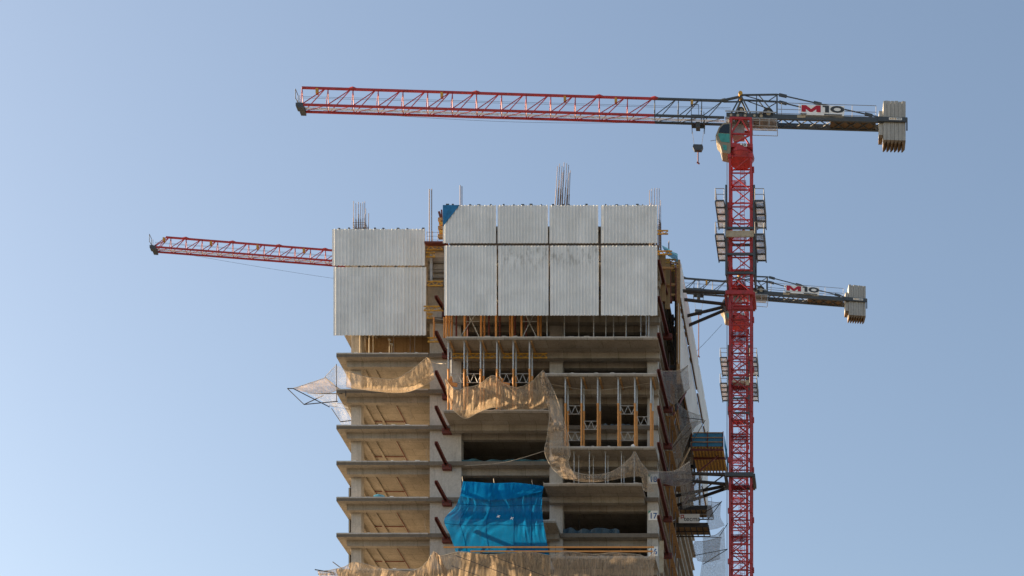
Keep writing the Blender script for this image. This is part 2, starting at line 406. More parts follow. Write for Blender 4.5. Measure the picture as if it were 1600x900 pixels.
# screens along the right-hand face
XS = -17.36
ys = [(164.8, 173.5), (173.75, 182.0), (182.8, 189.0), (189.6, 194.6)]
sn = ['nearest', 'second', 'third', 'farthest']
for i, (a, b) in enumerate(ys):
    screen(a, b, zs[1] + .1, zs[0] - .02 * i, XS, sn[i] + ' white screen of upper row along right-hand side face', 0.3, side=True)
    screen(a - (0.5 if i == 0 else 0), b, zs[3], zs[2] - .55, XS - .15, sn[i] + ' white screen of lower row along right-hand side face', 0.3, side=True)
tag(MB().box(XS - .5, XS - .26, 164.9, 194.5, zs[2] - .7, zs[1] + .3).build('gap_shade_strip', M['black_steel'], base=(XS, 164.9, zs[1])), 'long black strip added to darken the gap between side-face screen rows', 'beam')  # added black strip gives the gap between screen rows its shade

# ------------------------------------------------------------------ red brackets that carry the screens
ORD = ['topmost', 'second', 'third', 'fourth', 'fifth', 'sixth', 'seventh', 'eighth', 'ninth', 'tenth']
def bracket(base, tip, label, group):
    t = thing('screen_bracket', label, 'bracket', base, group)
    b = Vector(base); e = Vector(tip)
    arm = MB(); d = (e - b).normalized()
    up = Vector((0,0,1))
    arm.bar(b, e, 0.26, 0.06); o = arm.build('arm', M['oxide'], t)
    for s in (-1, 1):
        MB().bar(b + Vector((s*0.13,0,-.13)), e + Vector((s*0.13,0,-.13)), 0.05, 0.22).build('flange', M['oxide'], t)
    MB().box(b.x - .42, b.x + .42, b.y - .35, b.y + .03, b.z - .50, b.z - .05).build('shoe', M['oxide'], t)
    for s in (-1, 1):
        MB().tube((b.x + s*.3, b.y - .40, b.z - .28), (b.x + s*.3, b.y - .34, b.z - .28), .06, 8).build('bolt', M['black_steel'], t)
for i, (yb, yt) in enumerate([(489, 462), (553, 517), (617, 579), (671, 634), (727, 690), (783, 751), (841, 808), (897, 864)]):
    base = P(699, yb, YL + 0.3); tip = P(681, yt, 156.6); tip.x = base.x - .12
    bracket(base, tip, ORD[i] + ' red steel bracket down the bare pier right of the left bay', 'brackets on the pier')
for i in range(8):
    yb = 466 + 57.0 * i
    base = P(1043.5, yb, 164.2); tip = P(1030, yb - 60, 156.8); tip.x = base.x
    bracket(base, tip, ORD[i] + ' red steel bracket down the right-hand corner of the tower', 'brackets on the right corner')

# ------------------------------------------------------------------ shoring props
def prop(x, y, z0, z1, label, group, split=0.55, low='orange', high='galv', r=0.075):
    t = thing('shoring_prop', label, 'prop', (x, y, z0), group)
    zm = z0 + (z1 - z0) * split
    if split > 0.02:
        MB().tube((x, y, z0 + .03), (x, y, zm), r * 1.15, 8).build('outer_tube', M[low], t)
        MB().tube((x, y, zm - .12), (x, y, zm + .06), r * 1.45, 8).build('collar', M[low], t)
    MB().tube((x, y, max(zm, z0 + .03)), (x, y, z1 - .05), r, 8).build('inner_tube', M[high], t)
    MB().box(x - .14, x + .14, y - .14, y + .14, z0, z0 + .03).build('base_plate', M['galv'], t)
    MB().box(x - .12, x + .12, y - .16, y + .16, z1 - .05, z1 - .003).build('head_plate', M['galv'], t)
    return t
def brace(a, b, y, z, label, group, h=0.75, mat='galv'):
    """ladder-like shoring frame between two props"""
    t = thing('shoring_truss', label, 'truss', ((a+b)/2, y, z), group)
    for zz in (z, z + h): MB().tube((a, y, zz), (b, y, zz), .035, 6).build('rail', M[mat], t)
    n = 2; w = (b - a) / n
    m = MB()
    for i in range(n):
        m.tube((a + i*w, y, z + h), (a + (i+.5)*w, y, z), .025, 5); m.tube((a + (i+.5)*w, y, z), (a + (i+1)*w, y, z + h), .025, 5)
    m.build('lacing', M[mat], t)
def ordn(i): return ['first','second','third','fourth','fifth','sixth','seventh','eighth','ninth','tenth','eleventh','twelfth'][i]
# right, double-height: level 1 soffit to level 3 slab
z1, z0 = LZ(1) - 0.22, LZ(3)
fx = [883.5, 908.5, 934, 966, 992, 1017]
for r_, (yy, row) in enumerate([(YR + .35, 'front'), (YR + 1.75, 'back')]):
    X = [XA(p, YR + .35) for p in fx]
    for i, x in enumerate(X):
        prop(x, yy, z0, z1, f'{ordn(i)} tall orange-footed prop from the left, {row} row, right double-height bay', 'tall props in the right bay', 0.63)
    if r_ == 0:
        for j, (i, zz) in enumerate([(0, 3.6), (1, 2.2), (3, 3.6), (4, 2.6), (3, 1.2), (0, 1.2)]):
            brace(X[i] + .08, X[i+1] - .08, yy + .9, z0 + zz, f'{ordn(j)} welded truss bracing orange props of the right double-height bay', 'bracing frames in the right bay')
# left, double-height: level 0 soffit to level 2 slab
z1, z0 = LZ(0) - 0.22, LZ(2)
gx = [700.5, 725.5, 751, 776.5, 802, 827.5]
for r_, (yy, row) in enumerate([(YR + .35, 'front'), (YR + 1.6, 'back')]):
    X = [XA(p, YR + .35) for p in gx]
    for i, x in enumerate(X):
        prop(x, yy, z0, z1, f'{ordn(i)} tall orange-footed prop from the left, {row} row, behind the middle net', 'tall props behind the middle net', 0.60)
    if r_ == 0:
        for i in (0, 1, 3, 4):
            brace(X[i] + .08, X[i+1] - .08, yy + .6, z0 + 3.0, f'{ordn(i)} welded truss bracing the orange props above the middle net', 'bracing frames above the middle net', 0.8)
        for j, p in enumerate((706, 768, 788)):
            x = XA(p, YR + 1.0)
            t = tag(MB().bar((x - .5, YR + .9, z0 + 2.9), (x + .5, YR + .9, z0 + 2.75), .16, .3).bar((x - .35, YR + .85, z0 + 2.6), (x - .1, YR + .85, z0 + 3.3), .14, .14).build('timber_offcut', M['orange'], base=(x, YR + .9, z0 + 2.8)),
                    f'{ordn(j)} orange timber piece wedged in the bracing above the middle net', 'timber', 'timber pieces in the bracing')
# storey above the level-0 slab: orange and red frames at left, grey props at right
z1, z0 = LZ(-1) - 0.22, LZ(0)
hx = [697.5, 701, 726, 751, 775, 800, 815, 840.5]
for i, p in enumerate(hx):
    x = XA(p, YR + .4)
    prop(x, YR + .4 + (i % 2) * .15, z0, z1, f'{ordn(i)} orange prop from the left just under the tall screens', 'orange props under the tall screens', 0.97, r=.085)
rx = [706, 713, 731, 757, 764, 781, 797, 805, 822, 845]
for i, p in enumerate(rx):
    x = XA(p, YR + 1.5)
    prop(x, YR + 1.5, z0, z1, f'{ordn(i)} dull red prop from the left in shade under the tall screens', 'red props under the tall screens', 0.95, low='oxide' if i % 3 else 'orange')
for i, (a, b) in enumerate([(726, 751), (815, 840.5)]):
    xa, xb = XA(a, YR + .3) + .1, XA(b, YR + .3) - .1
    t = thing('cross_brace', ('left' if i == 0 else 'right') + ' galvanised cross brace between orange props under the screens', 'brace', ((xa+xb)/2, YR + .25, z0))
    MB().tube((xa - (.5 if i == 0 else 0), YR + .22, z0 + .1), (xb, YR + .22, z1 - .4), .03).build('diagonal', M['galv'], t)
    MB().tube((xb, YR + .30, z0 + .1), (xa, YR + .30, z1 - .4), .03).build('diagonal', M['galv'], t)
    MB().tube((xa, YR + .26, z0 + 1.55), (xb, YR + .26, z0 + 1.55), .03).build('rail', M['galv'], t)
sx = [856, 880, 904, 929, 947, 957, 977, 1000, 1007, 1015]
for i, p in enumerate(sx):
    x = XA(p, YR + .4)
    prop(x + (random.uniform(-.1,.1)), YR + .4 + (i % 3) * .3, z0, z1, f'{ordn(i)} slim grey prop from the left under the right-hand tall screens', 'slim grey props under the screens', 0.0, r=.05)
# single-height storey between level 3 and level 4 on the right
z1, z0 = LZ(3) - 0.22, LZ(4)
tx = [897, 902, 921, 925, 946, 948, 971, 973, 991]
for i, p in enumerate(tx):
    x = XA(p, YR + .5)
    prop(x, YR + .5 + (i % 2) * .8, z0, z1, f'{ordn(i)} slim grey prop from the left behind the sagging net', 'slim grey props behind the sagging net', 0.0, r=.04)
# top left storey
z1, z0 = LZ(-1) - 0.85, LZ(0)
for i, (p, w, h) in enumerate([(562.5, 'cream', 1), (577, 'cream', 1), (583, 'cream', .82), (608.5, 'cream', .62), (612, 'cream', .45), (615, 'rebar', .8), (641, 'rebar', .9), (648, 'rebar', .95)]):
    x = XA(p, YL + .5)
    prop(x, YL + .5, z0, z0 + (z1 - z0) * h, f'{ordn(i)} slim post from the left in the storey below the left screen', 'slim posts of the top left storey', 0.0, high=w, r=.06 if i < 3 else .045)

# soffit runners: timber beams the tall props carry
def runner(x, y0, y1, z, label, group):
    t = MB().box(x - .07, x + .07, y0, y1, z - .16, z - .004).build('timber_runner', M['timber'], base=(x, y0, z - .16))
    tag(t, label, 'beam', group)
for i, p in enumerate(gx):
    runner(XA(p, YR + .35) + .2, YR + .15, YR + 2.1, LZ(0) - .22, f'{ordn(i)} timber runner from the left under the slab above the middle net', 'timber runners on the left')
for i, p in enumerate(fx):
    runner(XA(p, YR + .35) + .2, YR + .15, YR + 2.1, LZ(1) - .22, f'{ordn(i)} timber runner from the left under slab of right double-height bay', 'timber runners on the right')

# ------------------------------------------------------------------ yellow lattice girders (formwork walers)
def girder(p, q, label, group, h=0.38, mat='yellow'):
    p = Vector(p); q = Vector(q)
    t = thing('yellow_girder', label, 'girder', p, group)
    z = Vector((0,0,h/2))
    for s in (-1, 1): MB().bar(p + z*s, q + z*s, .10, .09).build('flange', M[mat], t)
    L = (q - p).length; n = max(2, round(L / .35)); m = MB()
    for i in range(n):
        a = p + (q-p)*(i/n); b = p + (q-p)*((i+1)/n); s = 1 if i % 2 else -1
        m.bar(a + z*s*.8, b - z*s*.8, .05, .06)
    m.build('web', M[mat], t)
place = ['at the very top', 'just below the red deck', 'half-way up', 'beside the lower screen', 'beside the orange frames', 'above the net corner']
for i, (x0, x1, y, Yd) in enumerate([(667, 692, 387, 159.6), (666, 680, 398, 159.5), (668, 692, 443, 159.4), (662, 693, 482, 158.9), (667, 676, 494, 159.2), (668, 688, 531, 159.6)]):
    girder(P(x0, y, Yd), P(x1, y, Yd), 'short yellow lattice girder in the recess between the screens, ' + place[i], 'girders in the recess')
for i, (x0, x1) in enumerate([(704, 775), (786, 806), (808, 855)]):
    girder(P(x0, 556, 159.2), P(x1, 556, 159.2), ['long', 'short middle', 'dull right-hand'][i] + ' yellow girder hanging under the slab above the middle net', 'girders under the slab')
for i, (x0, x1, y, Yd) in enumerate([(1027, 1044, 363, 157.6), (1027, 1050, 395, 158.4), (1036, 1058, 408, 163), (1038, 1060, 413, 164), (1038, 1059, 421, 165), (1046, 1059, 430, 166.5), (1046, 1058, 438, 166.5), (1047, 1058, 446, 167)]):
    girder(P(x0, y, Yd), P(x1, y, Yd), ORD[i] + ' yellow girder sticking out right of the facade screens', 'girders at the right corner', .3)
# red deck edge and its railing over the recess
t = thing('deck_edge', 'thin red deck edge with mesh railing in the gap between the screens', 'deck', P(665, 381, 159.2))
MB().bar(P(664, 380.5, 159.2), P(700, 380.5, 159.2), .5, .14).build('plank', M['oxide'], t)
for px in (667, 676, 684): MB().tube(P(px, 380, 159.4), P(px, 361, 159.4), .025, 5).build('post', M['rebar'], t)
for py in (363, 369, 375): MB().tube(P(666, py, 159.4), P(692, py, 159.4), .015, 4).build('wire', M['rebar'], t)
# stacked timbers left of the blue corner
for i in range(5):
    a = P(685 + (i % 2) * 1.5, 344 + i * 6.5, 157.2); b = P(693, 344 + i * 6.5, 157.2)
    tag(MB().bar(a, b, .35, .28).build('stacked_timber', M['yellow'] if i % 2 else M['timber'], base=a), ORD[i] + ' short timber poking out left of the blue-cornered screen', 'timber', 'timbers by the blue corner')
t = tag(MB().bar(P(686, 331, 157.2), P(690.5, 347, 157.2), .16, .2).bar(P(690, 328, 157.2), P(690.8, 347, 157.2), .12, .12).build('red_prop_head', M['oxide'], base=P(688, 347, 157.2)), 'red prop head leaning beside the blue-cornered screen', 'prop')
# left-over formwork at the recess: wall panels and orange posts
rec = thing('recess_scaffold', 'small orange scaffold frame in the recess below the yellow girder', 'scaffold', P(680, 525, 158.6))
for px in (678, 694): MB().tube(P(px, 496, 158.6), P(px, 528, 158.6), .08).build('post', M['orange'], rec)
for py in (498, 507, 516): MB().tube(P(678, py, 158.7), P(694, py + 1, 158.7), .03).build('rail', M['galv'], rec)
wp = thing('wall_formwork', 'dusty panel formwork standing in the recess under the red deck', 'formwork', P(680, 445, 160.2))
for i, (py0, py1) in enumerate([(402, 421), (422, 440), (446, 478)]):
    MB().box(XA(668, 160.2), XA(694, 160.2), 160.2, 160.28, ZA(py1, 160.2), ZA(py0, 160.2)).build('panel', M['concrete'], wp)
for py in (410, 425, 434): MB().box(XA(668, 160.1), XA(694, 160.1), 160.05, 160.19, ZA(py + 1.2, 160.1), ZA(py - 1.2, 160.1)).build('waler', M['dark_wall'], wp)
MB().box(XA(672, 160), XA(676, 160), 159.9, 160.04, ZA(442, 160), ZA(398, 160)).build('soldier', M['galv'], wp)

# ------------------------------------------------------------------ starter bars
def rebar_cluster(pxs, y_top, y_bot, Y, lean, label, ties=True, n_back=1, jitter=5, r=.028):
    base = P(sum(pxs)/len(pxs), y_bot, Y)
    t = thing('starter_bars', label, 'rebar', base)
    for row in range(n_back + 1):
        for px in pxs:
            top = y_top + random.uniform(0, jitter); Yr = Y + row * .75
            a = P(px, y_bot, Y); b = P(px + lean, top, Y); a.y = b.y = Yr
            if row: a.x += .09; b.x += .09 + random.uniform(-.08, .08); b.z -= random.uniform(0, 1.3)
            MB().tube(a, b, r, 5).build('bar', M['rebar'], t)
            MB().tube(a, a + (b - a) * .55, r * 1.6, 5).build('lap_bar', M['rebar'], t) if ties or lean else None
    if ties:
        x0, x1 = XA(min(pxs), Y) - .05, XA(max(pxs), Y) + .05
        zz = ZA(y_bot, Y)
        while zz < ZA(y_top + (y_bot - y_top) * .55, Y):
            MB().bar((x0, Y - .04, zz), (x1, Y - .04, zz), .03).bar((x0, Y + .79, zz), (x1, Y + .79, zz), .03).bar((x0, Y - .04, zz), (x0, Y + .79, zz), .03).bar((x1, Y - .04, zz), (x1, Y + .79, zz), .03).build('tie', M['rebar'], t)
            zz += .2
rebar_cluster([552.5, 556, 560, 563.5, 567, 570], 314, 372, 161.5, 0, 'caged bunch of starter bars above the left block')
rebar_cluster([671, 674.5], 291, 395, 161, 0, 'two tall starter bars in the gap between the blocks', ties=False, n_back=0, r=.045)
rebar_cluster([719, 721.8], 288, 340, 158, 0, 'pair of starter bars behind the blue-cornered screen', ties=False, n_back=0, r=.04)
rebar_cluster([866.5, 870, 873.5, 877, 881, 884], 252, 340, 159, 4.6, 'tall leaning bunch of starter bars above the third upper screen', ties=False, jitter=8)
rebar_cluster([1015, 1018.5, 1022.5, 1026.5, 1030], 293, 385, 158.6, 0, 'caged starter bars rising at the right-hand top corner')
rebar_cluster([1044.5, 1045.5], 374, 400, 164, 0, 'tiny starter bars above the pale blue sheet', ties=False, n_back=0)

# ------------------------------------------------------------------ nets and sheets
def lerp(a, b, t): return a + (b - a) * t
def cr(p0, p1, p2, p3, t):
    return 0.5 * ((2*p1) + (p2 - p0)*t + (2*p0 - 5*p1 + 4*p2 - p3)*t*t + (3*p1 - p0 - 3*p2 + p3)*t*t*t)
def sample(row, u):
    n = len(row) - 1; f = min(u * n, n - 1e-6); i = int(f); t = f - i
    return cr(row[max(i-1,0)], row[i], row[i+1], row[min(i+2,n)], t)
def cloth(name, rows, mat, label, cat, nu=60, nv=16, fold=0.10, group=None, fold_freq=9, radial=True):
    R = [[(P(*p)) for p in r] for r in rows]
    seed = random.uniform(0, 50); vs = []; fs = []
    wid = sum((R[0][k+1] - R[0][k]).length for k in range(len(R[0]) - 1)); hei = sum((R[k+1][0] - R[k][0]).length for k in range(len(R) - 1))
    nu, nv = min(360, int(max(nu, wid * 11))), min(60, int(max(nv, hei * 9)))
    for j in range(nv + 1):
        v = j / nv
        for i in range(nu + 1):
            u = i / nu
            col = [sample(r, u) for r in R]
            p = sample(col, v) if len(col) > 2 else lerp(col[0], col[1], v)
            a = fold * math.sin(math.pi * min(1, .12 + v * .95))
            X_ = u * wid; V_ = v * hei
            sl = X_ + .5 * V_ * mnoise.noise(Vector((X_ * .35, V_ * .2, seed)))
            w = 1.3 * mnoise.noise(Vector((sl * 1.1, V_ * .35, seed))) + .9 * mnoise.noise(Vector((sl * 2.7, V_ * .5, seed + 7))) + .5 * mnoise.noise(Vector((sl * 6.0, V_ * .9, seed + 3))) + .5 * mnoise.noise(Vector((X_ * 1.5, V_ * 2.2, seed + 11)))
            p = p + Vector((.4 * a * mnoise.noise(Vector((X_, V_ * 2, seed + 5))), a * w, .35 * a * mnoise.noise(Vector((X_ * 1.6, V_, seed + 9)))))
            vs.append(p)
    for j in range(nv):
        for i in range(nu):
            a = j*(nu+1) + i; fs.append((a, a+1, a+nu+2, a+nu+1))
    base = vs[len(vs)//2]
    o = MB().add(vs, fs).build(name, mat, base=base, smooth=True)
    if cat == 'net':
        MB().path(vs[0:nu+1:3] + [vs[nu]], .022, 4).build('hem_rope', M['rope'], o)
        if wid > 2.5: MB().path(vs[-(nu+1)::3] + [vs[-1]], .018, 4).build('hem_rope', M['rope'], o)
    return tag(o, label, cat, group)
def row(Y, pts): return [(p[0], p[1], p[2] if len(p) > 2 else Y) for p in pts]

cloth('debris_net', [row(159.0, [(541,579),(565,587),(590,591),(617,592),(640,580),(658,566),(667,558)]),
                     row(158.6, [(541,594),(565,599),(590,603),(617,604),(640,598),(662,585),(674,566)]),
                     row(158.9, [(541,605),(565,609),(590,612),(617,614),(640,612),(662,603),(679,592)])], M['net'],
      'beige debris net sagging across the second floor of the left bay', 'net', 140, 16, .10)
t = thing('net_outrigger', 'dark tubular outrigger frame holding the net off the left corner', 'outrigger', P(531, 613, 160))
for a, b in [((525.5, 569, 161), (526, 628, 161)), ((449, 607, 161), (475, 632, 161)), ((475, 632, 161), (528, 627, 161)), ((475, 632, 161), (505, 618, 164)), ((449, 607, 161), (458, 607, 161)),
             ((508, 590, 162), (532, 610, 160.5)), ((458, 607, 161), (515, 636, 162)), ((518, 638, 162), (532, 659, 162)), ((532, 659, 162), (549, 657, 162)), ((540, 610, 160), (540, 622, 160)), ((500, 615, 161), (535, 615, 160))]:
    MB().tube(P(*a), P(*b), .04, 6).build('tube', M['black_steel'], t)
cloth('debris_net', [row(162, [(507,590),(516,580),(525,571)]), row(161.5, [(520,599),(530,594),(541,580)]), row(160.5, [(532,606),(538,606),(543,604)])], M['net_pale'],
      'pale see-through net stretched up to the pole at the left corner', 'net', 16, 12, .05)
cloth('debris_net', [row(161, [(457,607),(482,599),(508,590)]), row(161, [(475,612),(500,606),(522,600)]), row(160.8, [(490,615),(512,615),(532,607)])], M['net'],
      'beige net pulled out to a point beyond the left corner', 'net', 24, 12, .08)
cloth('debris_net', [row(161, [(480,614),(505,615),(528,615)]), row(161.5, [(500,625),(514,625),(527,624)]), row(162, [(514,634),(521,635),(527,635)])], M['net_pale'],
      'pale blue net hanging under the beige point at the left corner', 'net', 16, 10, .06)
cloth('debris_net', [row(162, [(518,631),(529,630),(541,630)]), row(162.5, [(526,648),(536,645),(548,645)]), row(163, [(533,664),(541,664),(550,664)])], M['net_pale'],
      'pale net folded behind the left column between two floors', 'net', 16, 12, .16)
cloth('debris_net', [row(156.9, [(695,590),(711,609),(728,606),(750,600),(770,587),(786,599),(808,605),(830,597),(848,579)]),
                     row(156.5, [(697,612),(712,628),(728,632),(749,622),(771,612),(788,620),(812,624),(832,620),(853,610)]),
                     row(156.8, [(704,634),(713,645),(728,654),(749,644),(771,637),(790,640),(815,640),(835,640),(857,638)])], M['net'],
      'beige debris net hung in swags from orange props across the middle', 'net', 220, 20, .15, fold_freq=13)
cloth('debris_net', [row(156.6, [(847,580),(846,610),(858,642),(855,680),(851,706),(862,730),(880,747)]),
                     row(156.2, [(849,578),(857,611),(868,643),(872,678),(873,708),(876,726),(890,748)]),
                     row(156.6, [(850,580),(866,612),(878,645),(886,677),(891,708),(888,724),(902,748)])], M['net_thin'],
      'long twisted net tail hanging down beside the right double-height bay', 'net', 60, 14, .22)
cloth('debris_net', [row(156.7, [(872,722),(895,736),(915,741),(940,741),(965,732),(985,715),(992,706),(1001,722),(1012,735)]),
                     row(156.3, [(876,734),(900,746),(918,748),(940,748),(965,742),(985,733),(997,730),(1004,744),(1016,752)]),
                     row(156.7, [(880,745),(905,752),(930,753),(955,750),(975,746),(990,744),(1003,746),(1006,766),(1022,768)])], M['net_thin'],
      'thin net sagging between the net tail and the floor number 18', 'net', 70, 12, .12)
cloth('debris_net', [row(157, [(1010,735),(1032,737),(1055,735),(1078,720)]), row(160, [(1016,750),(1035,750),(1056,748),(1080,738)]), row(163, [(1020,768),(1036,756),(1058,760),(1082,752)])], M['net_grey'],
      'grey net slung round the right corner above the mast tie', 'net', 30, 12, .15)
cloth('debris_net', [row(158, [(1024,578),(1045,580),(1062,578),(1075,572)]), row(161, [(1034,598),(1048,602),(1060,600),(1077,598)]), row(163, [(1040,618),(1052,632),(1064,620),(1078,606)])], M['net_grey'],
      'grey net bag slung on the right corner near the white screens', 'net', 26, 14, .15)
cloth('debris_net', [row(166, [(1048,702),(1064,676),(1080,660),(1103,657)]), row(168, [(1050,716),(1062,702),(1074,688),(1082,670)]), row(170, [(1054,732),(1060,724),(1066,712),(1072,694)])], M['net_grey'],
      'grey net drawn out to a point left of the blue loading deck', 'net', 26, 14, .15)
cloth('debris_net', [row(172, [(1106,783),(1120,785),(1127,784)]), row(173, [(1104,805),(1120,808),(1126,808)]), row(174, [(1104,829),(1120,826),(1133,821)])], M['net_white'],
      'pale net panel stretched out right of the dark platforms', 'net', 18, 12, .08)
cloth('debris_net', [row(172, [(1085,846),(1105,845),(1127,839)]), row(173, [(1082,858),(1104,862),(1125,856)]), row(174, [(1090,876),(1106,878),(1125,873)])], M['net_grey'],
      'grey net belly between poles below the dark platforms', 'net', 22, 12, .12)
cloth('debris_net', [row(174, [(1098,838),(1118,836),(1131,824)]), row(175, [(1098,868),(1118,872),(1134,862)]), row(176, [(1092,910),(1118,912),(1134,908)])], M['net_white'],
      'pale net hanging lowest at the right, beside the crane mast', 'net', 22, 12, .10)
cloth('debris_net', [row(155.4, [(496,893),(520,890),(538,885),(555,878),(588,886),(630,893),(655,888),(668,876),(678,862),(690,868),(722,862),(760,866),(800,864),(830,863),(860,868)]),
                     row(155.1, [(500,906),(520,904),(538,902),(555,898),(588,902),(630,906),(655,904),(668,898),(678,890),(690,894),(722,890),(760,892),(800,890),(830,890),(860,892)]),
                     row(155.4, [(504,930),(520,930),(538,930),(555,930),(588,930),(630,930),(655,930),(668,930),(678,930),(690,930),(722,930),(760,930),(800,930),(830,930),(860,930)])], M['net'],
      'long sunlit beige net along the bottom, below the blue sheet', 'net', 340, 14, .16, fold_freq=24)
cloth('debris_net', [row(155.4, [(858,868),(870,866),(882,862),(930,866),(960,864),(1000,867),(1010,872),(1024,861)]),
                     row(155.2, [(858,890),(870,888),(882,888),(930,890),(960,890),(1000,890),(1010,892),(1022,888)]),
                     row(155.4, [(858,930),(870,930),(882,930),(930,930),(960,930),(1000,930),(1010,930),(1020,930)])], M['net_thin'],
      'thin shaded net along the bottom, under the floor number 17', 'net', 80, 12, .12, fold_freq=14)
for i, (a, b) in enumerate([((492, 890, 155.4), (522, 895, 155.4)), ((520, 878, 156), (536, 890, 155.8)), ((497, 897, 155.6), (524, 897, 155.6))]):
    tag(MB().tube(P(*a), P(*b), .045, 6).build('net_pole', M['black_steel'], base=P(*b)), ['longest', 'upper short', 'lower'][i] + ' dark pole carrying the bottom net past the left edge', 'pole', 'poles of the bottom net')
for i, (a, b) in enumerate([((1064, 652, 165), (1100, 656, 166)), ((1048, 702, 165), (1080, 668, 165)), ((1082, 690, 166), (1101, 658, 166)), ((1106, 812, 172), (1128, 783, 172)), ((1102, 800, 172), (1127, 785, 172)), ((1124, 838, 174), (1137, 818, 174)), ((1088, 838, 173), (1127, 840, 173)), ((1085, 868, 173), (1137, 858, 174)), ((1098, 882, 174), (1137, 858, 174)), ((1062, 583, 160), (1075, 571, 160))]):
    tag(MB().tube(P(*a), P(*b), .035, 6).build('net_pole', M['black_steel'], base=P(*a)), ORD[i] + ' thin dark pole spreading the nets on the right-hand face', 'pole', 'poles of the right-hand nets')
# blue sheet over the balcony
cloth('blue_sheet', [row(157.0, [(723,752),(742,753),(772,755),(803,754),(832,757),(850,760)]),
                     row(156.8, [(719,774),(740,776),(770,778),(800,776),(830,770),(848,769)]),
                     row(156.4, [(711,792),(735,793),(770,795),(803,795),(830,795),(847,797)]),
                     row(155.9, [(694,812),(725,815),(765,815),(803,815),(830,816),(849,815)]),
                     row(156.1, [(703,836),(730,838),(765,838),(803,838),(830,840),(853,838)]),
                     row(156.3, [(712,862),(735,864),(770,864),(803,864),(830,865),(858,867)])], M['tarp'],
      'bright blue plastic sheet draped over a balcony edge', 'sheet', 120, 44, .075, fold_freq=7)
flap = cloth('upper_flap', [row(156.75, [(724,752),(742,753),(772,755),(803,754),(832,757),(850,760)]), row(156.5, [(721,766),(741,768),(771,771),(802,769),(832,764),(848,765)]), row(156.45, [(719,775),(740,779),(770,781),(800,779),(828,772),(846,768)])], M['tarp'], 'x', 'sheet', 90, 14, .05)
bs = bpy.data.objects['blue_sheet']
bv = [bs.matrix_basis.translation * 0 + bs.location + v.co for v in bs.data.vertices]
NU = max(i for i in range(1, 400) if len(bv) % (i + 1) == 0 and abs((bv[i] - bv[0]).length - (Vector(P(850, 760, 157)) - Vector(P(723, 752, 157))).length) < 1.5)
NV = len(bv) // (NU + 1) - 1
for f_ in (.17, .38, .60, .80):
    c_ = int(NU * f_)
    MB().path([bv[r_ * (NU + 1) + c_] + Vector((0, -.02, 0)) for r_ in range(0, NV + 1, 2)], .03, 4).build('seam', M['tarp_seam'], bs)
for f_ in (.36, .66):
    r_ = int(NV * f_)
    MB().path([bv[r_ * (NU + 1) + c_] + Vector((0, -.02, 0)) for c_ in range(0, NU + 1, 2)], .025, 4).build('seam', M['tarp_seam'], bs)
for (px_, py_) in ((723, 752), (772, 754.5), (832, 757), (850, 760)):
    MB().tube(P(px_, py_, 156.95), P(px_ - 1, py_ - 7, 157.6), .022, 4).build('tie_rope', M['rope'], bs)
for (px_, py_) in ((779, 807), (800, 810)):
    a_ = P(px_, py_, 155.75)
    MB().bar(a_ + Vector((-.16, 0, -.06)), a_ + Vector((.14, 0, .08)), .03, .05).bar(a_ + Vector((-.06, -.01, .12)), a_ + Vector((.05, -.01, -.12)), .03, .05).build('repair_patch', M['white'], bs)
for k_ in ('label', 'category', 'kind'): del flap[k_]
flap.parent = bs; flap.matrix_parent_inverse = Matrix.Translation(-bs.location)
cloth('small_sheet', [row(160.2, [(584,773.5),(592,772),(600,774)]), row(159.95, [(583,776),(592,776),(602,776)])], M['tarp_pale'], 'scrap of blue sheet on the floor edge in the left bay', 'sheet', 14, 6, .06)
cloth('blue_net_sheet', [row(160, [(1034,383),(1043,388),(1052,394),(1059,397)]), row(164, [(1038,392),(1046,398),(1054,404),(1059,412)]), row(167, [(1044,400),(1050,404),(1056,408),(1060,416)])], M['tarp_pale'],
      'pale blue sheet over the formwork at the top right corner', 'sheet', 16, 10, .1)
# ropes
def rope(pts, r, label, mat='rope', cat='rope'):
    R = [P(*p) for p in pts]; L = [sample(R, i/24) for i in range(25)]
    tag(MB().path(L, r).build('rope', M[mat], base=L[0]), label, cat)
rope([(667, 562, 158.8), (676, 566, 158.8), (686, 568, 158.5), (697, 568, 157.5)], .035, 'pale rope tying the left net to the pier')
rope([(726, 728, 158), (790, 722, 158), (850, 705, 157)], .02, 'slack thin line across the dark opening above the blue sheet')
rope([(860, 600, 158.4), (915, 609, 158.4), (965, 607, 158.4), (1016, 598, 158.4)], .02, 'slack thin line behind the orange props on the right')

rope([(1128, 507, 214), (1105, 532, 205), (1085, 552, 198), (1062, 575, 188)], .02, 'thin slack line running down from the far crane cab to the nets', 'cable')

